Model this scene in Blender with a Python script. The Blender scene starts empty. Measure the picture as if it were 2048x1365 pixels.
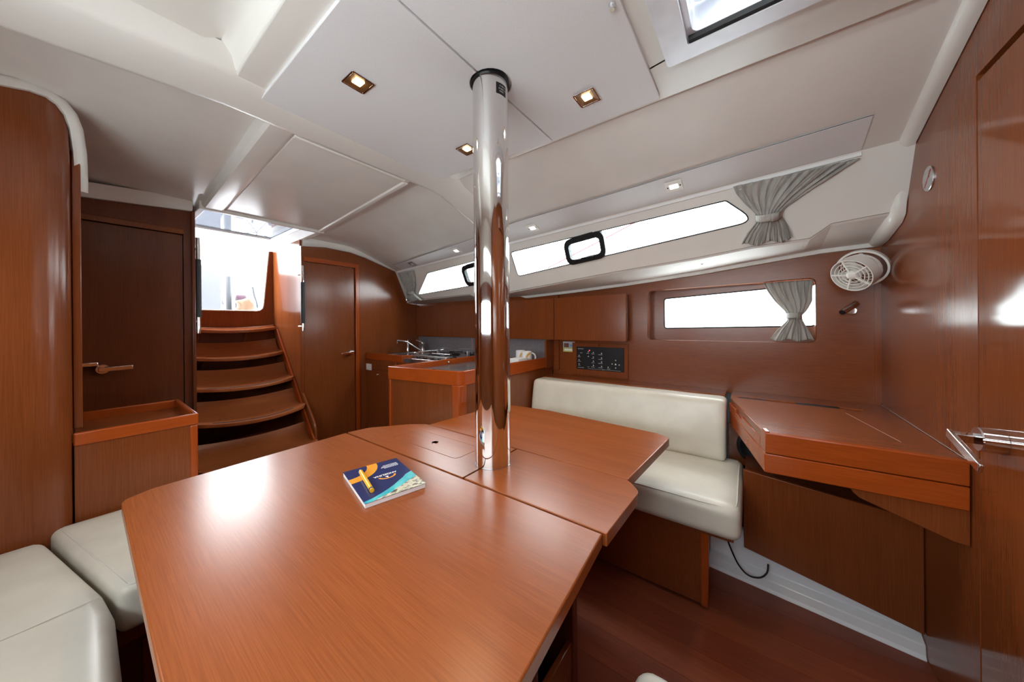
import bpy, bmesh, math, random
from math import pi, sin, cos, radians, atan2, hypot
from mathutils import Vector, Matrix
from mathutils.geometry import tessellate_polygon
random.seed(7)
S = bpy.context.scene
COL = S.collection

# ------------------------------------------------------------------ camera
FPX, CX, CY = 643.93, 1024.0, 649.33
yaw, pitch, roll = 0.930748, -0.00108, -0.00873
Fv = Vector((sin(yaw), cos(yaw), 0)); Rv = Vector((cos(yaw), -sin(yaw), 0)); Uv = Vector((0, 0, 1))
Fv, Uv = Fv*cos(pitch)+Uv*sin(pitch), Uv*cos(pitch)-Fv*sin(pitch)
Rv, Uv = Rv*cos(roll)+Uv*sin(roll), Uv*cos(roll)-Rv*sin(roll)
cam_d = bpy.data.cameras.new('camera'); cam = bpy.data.objects.new('camera', cam_d); COL.objects.link(cam)
cam_d.sensor_fit = 'HORIZONTAL'; cam_d.sensor_width = 36.0; cam_d.lens = 36.0*FPX/2048
cam_d.shift_y = -(682.5-CY)/2048; cam_d.clip_start = 0.02; cam_d.clip_end = 200
m = Matrix.Identity(4)
for i in range(3):
    m[i][0] = Rv[i]; m[i][1] = Uv[i]; m[i][2] = -Fv[i]
m.translation = Vector((0, 0, 1.155)); cam.matrix_world = m
S.camera = cam

# ------------------------------------------------------------------ world, exposure
W = bpy.data.worlds.new('sky'); S.world = W; W.use_nodes = True
bg = W.node_tree.nodes['Background']; bg.inputs[0].default_value = (0.93, 0.97, 1.0, 1); bg.inputs[1].default_value = 14.0
vs = S.view_settings; vs.view_transform = 'Standard'; vs.look = 'None'; vs.gamma = 1; vs.use_curve_mapping = False
vs.exposure = 0.42
cy = S.cycles
cy.use_denoising = True; cy.max_bounces = 10; cy.diffuse_bounces = 6; cy.glossy_bounces = 5; cy.transparent_max_bounces = 12
cy.sample_clamp_indirect = 6.0; cy.caustics_reflective = False; cy.caustics_refractive = False

def portal(name, loc, direction, w, h):
    l = bpy.data.lights.new(name, 'AREA'); l.shape = 'RECTANGLE'; l.size = w; l.size_y = h
    l.cycles.is_portal = True
    o = bpy.data.objects.new(name, l); COL.objects.link(o); o.location = loc
    d = Vector(direction).normalized()
    o.rotation_euler = d.to_track_quat('-Z', 'Y').to_euler()
    return o
# daylight openings: coachroof windows, hull windows (both sides), deck hatch, companionway
portal('portal_port_coachroof', (1.99, 1.3, 1.60), (-1, 0, -0.4), 3.0, 0.4)
portal('portal_port_hull', (2.36, 0.1, 1.2), (-1, 0, 0), 0.9, 0.32)
portal('portal_starboard_coachroof', (-0.60, 0.7, 1.66), (1, 0, 0), 2.2, 0.32)
portal('portal_starboard_hull', (-0.60, 0.7, 1.2), (1, 0, 0), 2.0, 0.34)
portal('portal_hatch', (0.81, -0.09, 2.10), (0, 0, -1), 0.54, 0.6)
portal('portal_companionway', (0.76, 3.25, 2.08), (0, -0.35, -1), 0.75, 1.3)
portal('portal_companionway_aft', (0.76, 3.62, 1.70), (0, -1, 0), 0.66, 0.85)

# ------------------------------------------------------------------ materials
MATS = {}
def mat(name, col, rough=0.5, metal=0.0, spec=0.5, coat=0.0, emit=None, estr=0.0):
    M = bpy.data.materials.new(name); M.use_nodes = True
    b = M.node_tree.nodes['Principled BSDF']
    b.inputs['Base Color'].default_value = (*col, 1); b.inputs['Roughness'].default_value = rough
    b.inputs['Metallic'].default_value = metal; b.inputs['Specular IOR Level'].default_value = spec
    b.inputs['Coat Weight'].default_value = coat; b.inputs['Coat Roughness'].default_value = 0.05
    if emit:
        b.inputs['Emission Color'].default_value = (*emit, 1); b.inputs['Emission Strength'].default_value = estr
    MATS[name] = M; return M
def noisy(name, c1, c2, scale=(1, 1, 1), nscale=8, rough=0.5, detail=3, bump=0.0, lo=0.35, hi=0.65, **k):
    M = mat(name, c1, rough, **k); nt = M.node_tree; N = nt.nodes; L = nt.links
    b = N['Principled BSDF']
    tc = N.new('ShaderNodeTexCoord'); mp = N.new('ShaderNodeMapping'); mp.inputs['Scale'].default_value = scale
    no = N.new('ShaderNodeTexNoise'); no.inputs['Scale'].default_value = nscale; no.inputs['Detail'].default_value = detail
    r = N.new('ShaderNodeValToRGB'); r.color_ramp.elements[0].position = lo; r.color_ramp.elements[1].position = hi
    r.color_ramp.elements[0].color = (*c1, 1); r.color_ramp.elements[1].color = (*c2, 1)
    L.new(tc.outputs['Object'], mp.inputs[0]); L.new(mp.outputs[0], no.inputs['Vector']); L.new(no.outputs['Fac'], r.inputs[0])
    L.new(r.outputs[0], b.inputs['Base Color'])
    if bump:
        bp = N.new('ShaderNodeBump'); bp.inputs['Strength'].default_value = bump; bp.inputs['Distance'].default_value = 0.002
        L.new(no.outputs['Fac'], bp.inputs['Height']); L.new(bp.outputs[0], b.inputs['Normal'])
    return M
def wood(name, c, axis, rough=0.25, var=0.20, fine=420, spec=0.4, coat=0.0, bump=0.006, band=0.12):
    """straight-grained veneer: fine stretched streaks plus soft broad bands"""
    M = mat(name, c, rough, spec=spec, coat=coat); nt = M.node_tree; N = nt.nodes; L = nt.links
    b = N['Principled BSDF']
    tc = N.new('ShaderNodeTexCoord')
    def noise(s_across, s_along, det):
        mp = N.new('ShaderNodeMapping')
        sc = [s_across]*3; sc['xyz'.index(axis)] = s_along
        mp.inputs['Scale'].default_value = sc
        no = N.new('ShaderNodeTexNoise'); no.inputs['Scale'].default_value = 1.0; no.inputs['Detail'].default_value = det
        no.inputs['Roughness'].default_value = 0.65
        L.new(tc.outputs['Object'], mp.inputs[0]); L.new(mp.outputs[0], no.inputs['Vector']); return no
    n1 = noise(fine, 7.0, 4); n2 = noise(11, 0.7, 2)
    def tint(f): return (min(1, c[0]*f), min(1, c[1]*(f if f > 1 else f*0.94)), min(1, c[2]*(f if f > 1 else f*0.9)), 1)
    r1 = N.new('ShaderNodeValToRGB'); e = r1.color_ramp.elements
    e[0].position = 0.30; e[1].position = 0.68; e[0].color = tint(1-var); e[1].color = tint(1+var*0.55)
    r2 = N.new('ShaderNodeValToRGB'); e = r2.color_ramp.elements
    e[0].position = 0.3; e[1].position = 0.7
    e[0].color = (1-band, 1-band, 1-band, 1); e[1].color = (1+band*0.3, 1+band*0.3, 1+band*0.3, 1)
    mx = N.new('ShaderNodeMix'); mx.data_type = 'RGBA'; mx.blend_type = 'MULTIPLY'; mx.inputs[0].default_value = 1.0
    L.new(n1.outputs['Fac'], r1.inputs[0]); L.new(n2.outputs['Fac'], r2.inputs[0])
    L.new(r1.outputs[0], mx.inputs[6]); L.new(r2.outputs[0], mx.inputs[7]); L.new(mx.outputs[2], b.inputs['Base Color'])
    bp = N.new('ShaderNodeBump'); bp.inputs['Strength'].default_value = bump; bp.inputs['Distance'].default_value = 0.0006
    L.new(n1.outputs['Fac'], bp.inputs['Height']); L.new(bp.outputs[0], b.inputs['Normal'])
    return M
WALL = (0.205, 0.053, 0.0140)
wood('wall_wood', WALL, 'z', rough=0.20)
wood('door_wood', WALL, 'z', rough=0.085, spec=0.45)
wood('wall_wood_y', WALL, 'y', rough=0.24)
wood('shaded_wall_wood', (0.135, 0.034, 0.0125), 'z', rough=0.22)  # wall veneer again, with shade darkened into its colour for unlit parts
wood('table_wood', (0.285, 0.074, 0.0165), 'y', rough=0.27, var=0.19, fine=520)
wood('desk_wood', (0.240, 0.062, 0.0165), 'y', rough=0.24, var=0.16)
wood('trim_wood', (0.350, 0.064, 0.0090), 'x', rough=0.18, var=0.14, fine=220)
wood('trim_wood_y', (0.350, 0.064, 0.0090), 'y', rough=0.18, var=0.14, fine=220)
wood('trim_wood_z', (0.350, 0.064, 0.0090), 'z', rough=0.20, var=0.14, fine=220)
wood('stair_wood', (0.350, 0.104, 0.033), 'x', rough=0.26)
wood('companion_wood', (0.235, 0.066, 0.019), 'z', rough=0.16, spec=0.22)
wood('floor_a', (0.215, 0.050, 0.0235), 'y', rough=0.30, var=0.22, fine=260)
wood('floor_b', (0.180, 0.041, 0.020), 'y', rough=0.30, var=0.22, fine=260)
wood('floor_c', (0.245, 0.060, 0.0265), 'y', rough=0.30, var=0.22, fine=260)
noisy('gelcoat', (0.74, 0.72, 0.68), (0.70, 0.68, 0.64), nscale=3, rough=0.26)
noisy('liner', (0.74, 0.715, 0.68), (0.70, 0.675, 0.64), nscale=5, rough=0.20)
noisy('matt_gelcoat', (0.72, 0.70, 0.66), (0.68, 0.66, 0.62), nscale=5, rough=0.55)
noisy('vinyl_panel', (0.72, 0.72, 0.73), (0.68, 0.68, 0.69), nscale=300, rough=0.5, bump=0.03)
noisy('cream_leather', (0.70, 0.665, 0.58), (0.64, 0.60, 0.52), nscale=9, rough=0.33, bump=0.06)
noisy('cream_leather_fine', (0.68, 0.65, 0.59), (0.62, 0.59, 0.53), nscale=9, rough=0.36)
noisy('grey_cloth', (0.40, 0.385, 0.355), (0.30, 0.288, 0.266), scale=(3, 3, 0.6), nscale=14, rough=0.85, bump=0.1, detail=5)
mat('white_cloth', (0.78, 0.78, 0.80), 0.8)
mat('white_liner_low', (0.80, 0.82, 0.86), 0.22)
noisy('chrome', (0.86, 0.86, 0.87), (0.80, 0.80, 0.81), nscale=40, rough=0.035, metal=1.0)
mat('polished_steel', (0.80, 0.79, 0.78), 0.045, metal=1.0)
noisy('satin_steel', (0.62, 0.62, 0.63), (0.52, 0.52, 0.54), scale=(1, 80, 80), nscale=2, rough=0.28, metal=1.0)
noisy('aluminium', (0.78, 0.80, 0.86), (0.72, 0.74, 0.80), nscale=20, rough=0.34, metal=0.25)
mat('black_plastic', (0.008, 0.008, 0.010), 0.42, spec=0.3)
noisy('black_leather', (0.014, 0.014, 0.015), (0.03, 0.03, 0.03), scale=(1, 1, 40), nscale=4, rough=0.5, bump=0.3)
mat('black_gap', (0.006, 0.005, 0.005), 0.8)
mat('dark_recess', (0.030, 0.012, 0.008), 0.7)
mat('grey_worktop', (0.085, 0.078, 0.078), 0.22)
noisy('backsplash', (0.33, 0.335, 0.365), (0.27, 0.275, 0.30), scale=(1, 30, 30), nscale=3, rough=0.25, metal=0.5)
mat('white_plastic', (0.80, 0.78, 0.74), 0.35)
mat('white_paint', (0.80, 0.80, 0.80), 0.3)
mat('bronze_reflector', (0.17, 0.080, 0.030), 0.35, metal=0.5)
mat('lamp_lens', (1, 0.9, 0.7), 0.4, emit=(1.0, 0.78, 0.42), estr=26)
mat('lamp_lens_pale', (1, 0.95, 0.85), 0.4, emit=(1.0, 0.90, 0.74), estr=7)
mat('book_blue', (0.022, 0.030, 0.115), 0.22)
mat('book_orange', (0.78, 0.33, 0.035), 0.25)
mat('book_white', (0.82, 0.82, 0.84), 0.4)
noisy('book_sea', (0.03, 0.36, 0.46), (0.12, 0.55, 0.60), nscale=40, rough=0.25)
noisy('book_coast', (0.62, 0.58, 0.46), (0.10, 0.09, 0.07), nscale=90, rough=0.3, lo=0.48, hi=0.62)
mat('pen_yellow', (0.80, 0.42, 0.015), 0.25)
mat('ceramic', (0.82, 0.82, 0.84), 0.12)
mat('logo_ochre', (0.62, 0.36, 0.10), 0.3)
mat('logo_navy', (0.02, 0.025, 0.07), 0.3)
mat('sticker_green', (0.45, 0.50, 0.10), 0.4)
mat('sticker_blue', (0.16, 0.34, 0.62), 0.4)
mat('sticker_brown', (0.16, 0.07, 0.05), 0.4)
mat('print_grey', (0.50, 0.50, 0.52), 0.4)
mat('red_led', (0.6, 0.02, 0.03), 0.3, emit=(1, 0.05, 0.05), estr=2)
mat('red_ink', (0.42, 0.05, 0.03), 0.4)
mat('bag_orange', (0.085, 0.042, 0.018), 0.7)
mat('bag_pink', (0.035, 0.010, 0.022), 0.7)
mat('deck_white', (0.80, 0.81, 0.82), 0.4)
mat('cockpit_grey', (0.066, 0.069, 0.082), 0.5)
mat('cockpit_dark', (0.022, 0.024, 0.028), 0.5)
mat('fender_grey', (0.10, 0.115, 0.105), 0.5)
mat('red_rope', (0.12, 0.022, 0.026), 0.7)
noisy('hull_white', (0.78, 0.80, 0.79), (0.70, 0.73, 0.72), nscale=2, rough=0.3)
def glass(name, tint=(1, 1, 1), gloss=0.08):
    M = bpy.data.materials.new(name); M.use_nodes = True; nt = M.node_tree; N = nt.nodes; L = nt.links
    N.clear(); out = N.new('ShaderNodeOutputMaterial'); t = N.new('ShaderNodeBsdfTransparent'); t.inputs[0].default_value = (*tint, 1)
    g = N.new('ShaderNodeBsdfGlossy'); g.inputs['Roughness'].default_value = 0.02
    mx = N.new('ShaderNodeMixShader'); lw = N.new('ShaderNodeLayerWeight'); lw.inputs[0].default_value = 0.5
    pw = N.new('ShaderNodeMath'); pw.operation = 'POWER'; pw.inputs[1].default_value = 5.0
    ma = N.new('ShaderNodeMath'); ma.operation = 'MULTIPLY_ADD'; ma.inputs[1].default_value = 0.8; ma.inputs[2].default_value = 0.03
    L.new(lw.outputs['Facing'], pw.inputs[0]); L.new(pw.outputs[0], ma.inputs[0]); L.new(ma.outputs[0], mx.inputs[0]); L.new(t.outputs[0], mx.inputs[1]); L.new(g.outputs[0], mx.inputs[2]); L.new(mx.outputs[0], out.inputs[0])
    MATS[name] = M; return M
def translucent(name, col):
    M = bpy.data.materials.new(name); M.use_nodes = True; nt = M.node_tree; N = nt.nodes; L = nt.links
    N.clear(); out = N.new('ShaderNodeOutputMaterial'); t = N.new('ShaderNodeBsdfTranslucent'); t.inputs[0].default_value = (*col, 1)
    d = N.new('ShaderNodeBsdfDiffuse'); d.inputs[0].default_value = (*col, 1); mx = N.new('ShaderNodeMixShader'); mx.inputs[0].default_value = 0.85
    L.new(t.outputs[0], mx.inputs[1]); L.new(d.outputs[0], mx.inputs[2]); L.new(mx.outputs[0], out.inputs[0]); MATS[name] = M
translucent('milky_plastic', (0.86, 0.88, 0.92))
glass('clear_pane', (0.94, 0.97, 0.97)); glass('smoked_pane', (0.20, 0.207, 0.225))

# ------------------------------------------------------------------ mesh helpers
class MB:
    def __init__(s): s.v = []; s.f = []
    def add(s, vs, fs):
        o = len(s.v); s.v += [tuple(p) for p in vs]; s.f += [tuple(i+o for i in f) for f in fs]; return s
    def box(s, x0, x1, y0, y1, z0, z1):
        return s.add([(x0, y0, z0), (x1, y0, z0), (x1, y1, z0), (x0, y1, z0), (x0, y0, z1), (x1, y0, z1), (x1, y1, z1), (x0, y1, z1)],
                     [(0, 3, 2, 1), (4, 5, 6, 7), (0, 1, 5, 4), (1, 2, 6, 5), (2, 3, 7, 6), (3, 0, 4, 7)])
    def obox(s, c, ax, ay, az, hx, hy, hz):
        c = Vector(c); ax = Vector(ax)*hx; ay = Vector(ay)*hy; az = Vector(az)*hz
        P = [c+ax*i+ay*j+az*k for k in (-1, 1) for (i, j) in ((-1, -1), (1, -1), (1, 1), (-1, 1))]
        return s.add(P, [(0, 3, 2, 1), (4, 5, 6, 7), (0, 1, 5, 4), (1, 2, 6, 5), (2, 3, 7, 6), (3, 0, 4, 7)])
    def plate(s, outer, holes, to3, thick):
        """flat plate with holes: outer/holes are 2-D loops, to3(u,v,d) maps to 3-D, d from 0 (front) to thick (back)"""
        loops = [list(outer)]+[list(h) for h in holes]
        flat = [p for l in loops for p in l]
        tris = tessellate_polygon([[Vector((p[0], p[1], 0)) for p in l] for l in loops])
        n = len(flat)
        vs = [to3(p[0], p[1], 0.0) for p in flat]+[to3(p[0], p[1], thick) for p in flat]
        fs = [tuple(t) for t in tris]+[tuple(i+n for i in reversed(t)) for t in tris]
        if not holes: fs = [tuple(range(n)), tuple(i+n for i in reversed(range(n)))]
        o = 0
        for l in loops:
            k = len(l)
            for i in range(k):
                a, b = o+i, o+(i+1) % k
                fs.append((a, b, b+n, a+n))
            o += k
        return s.add(vs, fs)
    def prism(s, poly, z0, z1): return s.plate(poly, [], lambda u, v, d: (u, v, z1-d), z1-z0)
    def grid(s, rows, close_u=False, close_v=False):
        nr, nc = len(rows), len(rows[0]); vs = [p for r in rows for p in r]; fs = []
        for i in range(nr if close_u else nr-1):
            for j in range(nc if close_v else nc-1):
                a = i*nc+j; b = i*nc+(j+1) % nc; c = ((i+1) % nr)*nc+(j+1) % nc; d = ((i+1) % nr)*nc+j
                fs.append((a, b, c, d))
        return s.add(vs, fs)
    def tube(s, path, r, n=10, caps=True, closed=False, up=None):
        path = [Vector(p) for p in path]; k = len(path); rows = []
        rs = r if isinstance(r, (list, tuple)) else [r]*k
        prev = None
        for i, p in enumerate(path):
            if closed: t = path[(i+1) % k]-path[i-1]
            else: t = path[min(i+1, k-1)]-path[max(i-1, 0)]
            t.normalize()
            if prev is None:
                a = Vector(up) if up else (Vector((0, 0, 1)) if abs(t.z) < 0.9 else Vector((1, 0, 0)))
            else: a = prev
            a = a-t*a.dot(t)
            if a.length < 1e-6: a = t.orthogonal()
            a.normalize(); prev = a; b = t.cross(a)
            rows.append([p+(a*cos(2*pi*j/n)+b*sin(2*pi*j/n))*rs[i] for j in range(n)])
        o = len(s.v); s.grid(rows, close_u=closed, close_v=True)
        if caps and not closed:
            s.f.append(tuple(o+j for j in range(n))); s.f.append(tuple(o+(k-1)*n+j for j in reversed(range(n))))
        return s
    def sweep(s, path, prof, closed=False, flat=None):
        """sweep a 2-D profile (a, b) along path; a along `flat` projected, b = t x a"""
        path = [Vector(p) for p in path]; k = len(path); rows = []
        for i, p in enumerate(path):
            t = (path[(i+1) % k]-path[i-1]) if closed else (path[min(i+1, k-1)]-path[max(i-1, 0)])
            t.normalize(); a = Vector(flat); a = (a-t*a.dot(t)).normalized(); b = t.cross(a)
            rows.append([p+a*q[0]+b*q[1] for q in prof])
        o = len(s.v); n = len(prof); s.grid(rows, close_u=closed, close_v=True)
        if not closed:
            s.f.append(tuple(o+j for j in reversed(range(n)))); s.f.append(tuple(o+(k-1)*n+j for j in range(n)))
        return s
    def lathe(s, c, axis, prof, n=32, a0=None):
        """prof: list of (radius, height along axis)"""
        c = Vector(c); ax = Vector(axis).normalized(); a = Vector(a0) if a0 else ax.orthogonal(); a = (a-ax*a.dot(ax)).normalized(); b = ax.cross(a)
        rows = [[c+ax*h+(a*cos(2*pi*j/n)+b*sin(2*pi*j/n))*r for j in range(n)] for r, h in prof]
        o = len(s.v); s.grid(rows, close_v=True)
        s.f.append(tuple(o+j for j in reversed(range(n)))); s.f.append(tuple(o+(len(prof)-1)*n+j for j in range(n)))
        return s
    def ring(s, c, axis, r0, r1, h0, h1, n=40):
        c = Vector(c); ax = Vector(axis).normalized(); a = ax.orthogonal().normalized(); b = ax.cross(a)
        rows = [[c+ax*h+(a*cos(2*pi*j/n)+b*sin(2*pi*j/n))*r for j in range(n)] for r, h in ((r0, h0), (r1, h0), (r1, h1), (r0, h1))]
        return s.grid(rows, close_u=True, close_v=True)
    def cushion(s, x0, x1, y0, y1, z0, z1, r, puff=0.0, n=14, fn=None):
        c = Vector(((x0+x1)/2, (y0+y1)/2, (z0+z1)/2)); h = Vector(((x1-x0)/2, (y1-y0)/2, (z1-z0)/2))
        def ease(t):  # crowd samples near the edges
            return sin(t*pi/2)
        P = {}; vs = []; fs = []
        def vid(p):
            key = tuple(round(q, 5) for q in p)
            if key not in P: P[key] = len(vs); vs.append(p)
            return P[key]
        R = range(n+1)
        T = [ease(-1+2*i/n) for i in R]
        for ax in range(3):
            for sg in (-1, 1):
                for i in range(n):
                    for j in range(n):
                        q = []
                        for (a, b) in ((i, j), (i+1, j), (i+1, j+1), (i, j+1)):
                            p = [0, 0, 0]; p[ax] = sg; p[(ax+1) % 3] = T[a]; p[(ax+2) % 3] = T[b]; q.append(vid(tuple(p)))
                        fs.append(tuple(q) if sg > 0 else tuple(reversed(q)))
        out = []
        for p in vs:
            w = Vector((p[0]*h[0], p[1]*h[1], p[2]*h[2]))
            inner = Vector([max(-h[k]+r, min(h[k]-r, w[k])) for k in range(3)])
            d = w-inner
            if d.length > 1e-9:
                # radial rounding
                d = d.normalized()*r
            w = inner+d
            u, v = w[0]/h[0], w[1]/h[1]
            if puff: w[2] += puff*(1-u*u)*(1-v*v)*(1 if w[2] > 0 else 0)
            w = c+w
            out.append(fn(w) if fn else w)
        return s.add(out, fs)

def rr(x0, x1, y0, y1, r, n=5, radii=None):
    R = radii or [r]*4; pts = []
    for (cx, cy_, a0, rad) in ((x1-R[0], y0+R[0], -pi/2, R[0]), (x1-R[1], y1-R[1], 0, R[1]), (x0+R[2], y1-R[2], pi/2, R[2]), (x0+R[3], y0+R[3], pi, R[3])):
        if rad < 1e-5: pts.append((cx, cy_)); continue
        for i in range(n+1):
            a = a0+pi/2*i/n; pts.append((cx+rad*cos(a), cy_+rad*sin(a)))
    return pts
def round_poly(pts, radii, n=6):
    out = []; k = len(pts)
    for i, p in enumerate(pts):
        r = radii[i] if isinstance(radii, (list, tuple)) else radii
        p = Vector(p); a = Vector(pts[i-1]); b = Vector(pts[(i+1) % k])
        if r <= 0: out.append(tuple(p)); continue
        da = (a-p).normalized(); db = (b-p).normalized(); ang = da.angle(db); t = r/math.tan(ang/2)
        t = min(t, (a-p).length*0.49, (b-p).length*0.49)
        p0 = p+da*t; p1 = p+db*t
        for j in range(n+1):
            q = j/n; out.append(tuple(p0*(1-q)**2+p*2*q*(1-q)+p1*q*q))
    return out
def circ(cx, cy_, r, n=24): return [(cx+r*cos(2*pi*i/n), cy_+r*sin(2*pi*i/n)) for i in range(n)]
def lerp(a, b, t): return a+(b-a)*t
def interp(tab, y):
    if y <= tab[0][0]: return tab[0][1]
    for (a, va), (b, vb) in zip(tab, tab[1:]):
        if y <= b: return va+(vb-va)*(y-a)/(b-a)
    return tab[-1][1]

BASE = {}
def obj(name, mb, material, parent=None, bevel=0.0, seg=2, smooth=None, solid=0.0, **props):
    off = Vector((0, 0, 0)); p = parent
    while p is not None:
        off += p.location; p = p.parent
    me = bpy.data.meshes.new(name)
    me.from_pydata([tuple(Vector(v)-off) for v in mb.v], [], mb.f)
    bm = bmesh.new(); bm.from_mesh(me); bmesh.ops.recalc_face_normals(bm, faces=bm.faces); bm.to_mesh(me); bm.free()
    o = bpy.data.objects.new(name, me); COL.objects.link(o)
    me.materials.append(MATS[material] if isinstance(material, str) else material)
    if parent is not None: o.parent = parent
    if smooth is not None:
        me.shade_smooth(); me.set_sharp_from_angle(angle=radians(smooth))
    if solid:
        sm = o.modifiers.new('solid', 'SOLIDIFY'); sm.thickness = solid; sm.offset = 0
    if bevel:
        b = o.modifiers.new('bevel', 'BEVEL'); b.width = bevel; b.segments = seg; b.limit_method = 'ANGLE'; b.angle_limit = radians(40)
        b.harden_normals = False
        me.shade_smooth(); me.set_sharp_from_angle(angle=radians(30 if smooth is None else smooth))
    for k, v in props.items(): o[k] = v
    return o
def thing(name, label, cat, loc=(0, 0, 0), group=None):
    o = bpy.data.objects.new(name, None); COL.objects.link(o); o.location = loc; o.empty_display_size = 0.05
    o['label'] = label; o['category'] = cat
    if group: o['group'] = group
    return o
def tag(o, label, cat, group=None):
    o['label'] = label; o['category'] = cat
    if group: o['group'] = group
    return o
def struct(name, mb, material, parent=None, label=None, **k):
    o = obj(name, mb, material, parent, **k)
    if parent is None:
        o['kind'] = 'structure'
        if label: o['label'] = label
    return o
def sempty(name, loc=(0, 0, 0), label=None):
    o = bpy.data.objects.new(name, None); COL.objects.link(o); o.location = loc; o['kind'] = 'structure'; o.empty_display_size = 0.05
    if label: o['label'] = label
    return o
def text2d(body, size, align='CENTER', space=1.0, bold=0.0):
    cu = bpy.data.curves.new('text', 'FONT'); cu.body = body; cu.size = size; cu.align_x = align; cu.align_y = 'CENTER'; cu.space_character = space
    cu.resolution_u = 3; cu.offset = bold; cu.fill_mode = 'FRONT'
    t = bpy.data.objects.new('text', cu); COL.objects.link(t)
    dg = bpy.context.evaluated_depsgraph_get(); me = t.evaluated_get(dg).to_mesh()
    vs = [(v.co.x, v.co.y) for v in me.vertices]; fs = [tuple(p.vertices) for p in me.polygons]
    t.evaluated_get(dg).to_mesh_clear(); bpy.data.objects.remove(t); bpy.data.curves.remove(cu)
    return vs, fs

# ------------------------------------------------------------------ hull lines (x to port, y aft, z up)
def XH(y): return 2.17+0.035*(y+0.47)                    # port hull lining
def zP(x, y): return 1.943-(0.33420*(x-1.37)+0.013906*(y+0.47))/0.9424   # outboard coachroof
def zQ(x, y): return 2.0-0.1*max(0, y-1.5)
def softmin(a, b, k=0.03):
    h = max(k-abs(a-b), 0)/k
    return min(a, b)-h*h*k*0.25
def zC(x, y): return softmin(zP(x, y), zQ(x, y))
def Tx(y): return 1.762+(y+0.47)*0.046
def bandx(y, z): return 1.9015+(0.02877*(y-1.215)-0.41974*(z-1.618))/0.90719
NB = Vector((-0.9072, 0.0288, -0.4197))                  # band normal, into the cabin
def band(y, z, d=0.0): return Vector((bandx(y, z), y, z))+NB*d
BZ = [(-0.47, 1.560), (-0.44, 1.575), (-0.27, 1.565), (-0.205, 1.519), (0.0, 1.515), (0.228, 1.495), (0.708, 1.468), (1.486, 1.411), (1.874, 1.376), (1.96, 1.42), (2.749, 1.411), (2.9, 1.40)]
LZ = [(-0.47, 1.497), (-0.27, 1.492), (0.24, 1.442), (0.85, 1.398), (1.6, 1.372), (2.92, 1.362)]
def Fz(y): return 1.935-0.075*(y-1.5)

# ================================================================== SETTING
# ---- floor with planks
fl = sempty('floor', (0.8, 1.5, 0), 'red-brown laminate cabin sole of narrow boards')
obj('underfloor', MB().box(-0.62, 2.24, -0.52, 3.6, -0.06, -0.012), 'black_gap', fl)
x = -0.60; k = 0
while x < 2.2:
    w = 0.118
    cuts = [-0.5, 0.9+0.5*((k*37) % 10)/10, 2.3+0.4*((k*53) % 10)/10, 3.58]
    for a, b in zip(cuts, cuts[1:]):
        obj('plank', MB().box(x+0.0006, min(x+w, 2.22)-0.0006, a+0.0006, b-0.0006, -0.014, 0.0), ['floor_a', 'floor_b', 'floor_c'][random.randrange(3)], fl)
    x += w; k += 1

# ---- headliner (ceiling)
ce = sempty('ceiling', (0.8, 1, 2.0), 'moulded off-white cabin headliner')
def hf(xs_fn, ys, nx, skip=None):
    rows = []
    for y in ys:
        x0, x1 = xs_fn(y); rows.append([(lerp(x0, x1, i/nx), y, zC(lerp(x0, x1, i/nx), y)) for i in range(nx+1)])
    return rows
ys = [-0.5+i*1.97/20 for i in range(21)]
obj('coachroof_liner', MB().grid(hf(lambda y: (1.235, Tx(y)), ys, 12)), 'liner', ce, smooth=40)
# aft part, with the companionway cut out
xs = [-0.62, -0.3, 0.0, 0.2, 0.44, 0.6, 0.76, 0.92, 1.10, 1.2, 1.3, 1.4, 1.5, 1.6, 1.7, 1.8]
ys = [1.45, 1.6, 1.8, 2.0, 2.2, 2.4, 2.6, 2.75, 2.95, 3.2, 3.6]
mb = MB()
for j in range(len(ys)-1):
    for i in range(len(xs)):
        a = xs[i]; b = xs[i+1] if i < len(xs)-1 else None
        if b is not None and ys[j] >= 2.6 and 0.43 < (a+b)/2 < 1.11: continue
        q = []
        for (xx, yy) in ((a, ys[j]), (b, ys[j]), (b, ys[j+1]), (a, ys[j+1])):
            if xx is None: xx = Tx(yy)
            q.append((xx, yy, zC(xx, yy)))
        mb.add(q, [(0, 1, 2, 3)])
bmq = obj('aft_liner', mb, 'liner', ce, smooth=40)
bm = bmesh.new(); bm.from_mesh(bmq.data); bmesh.ops.remove_doubles(bm, verts=bm.verts, dist=1e-4); bmesh.ops.recalc_face_normals(bm, faces=bm.faces); bm.to_mesh(bmq.data); bm.free()
bmq.data.shade_smooth(); bmq.data.set_sharp_from_angle(angle=radians(40))
# starboard side liner, higher recess
rows = []
for (xx, zz) in ((-0.62, 1.90), (-0.45, 1.97), (-0.3, 2.0), (0.22, 2.02), (0.26, 2.02), (0.285, 1.995), (0.297, 1.962), (0.306, 1.9545), (0.312, 1.96)):
    rows.append([(xx, y, zz-(0.02 if y > 1.2 and xx < 0.25 else 0)) for y in (-0.5, 0.2, 0.8, 1.1, 1.2, 1.285, 1.4)])
obj('starboard_liner', MB().grid(rows), 'gelcoat', ce, smooth=50)
# centre section frame around the two panels and the hatch
mb = MB()
def cbox(x0, x1, y0, y1, z0=1.953, z1=1.99): mb.box(x0, x1, y0, y1, z0, z1)
mb.plate([(0.30, -0.5), (1.25, -0.5), (1.25, 1.40), (0.30, 1.40)], [rr(0.56, 1.06, -0.345, 0.19, 0.03)], lambda u, v, d: (u, v, 1.953+d), 0.035)
obj('centre_frame', mb, 'gelcoat', ce, bevel=0.006)
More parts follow.
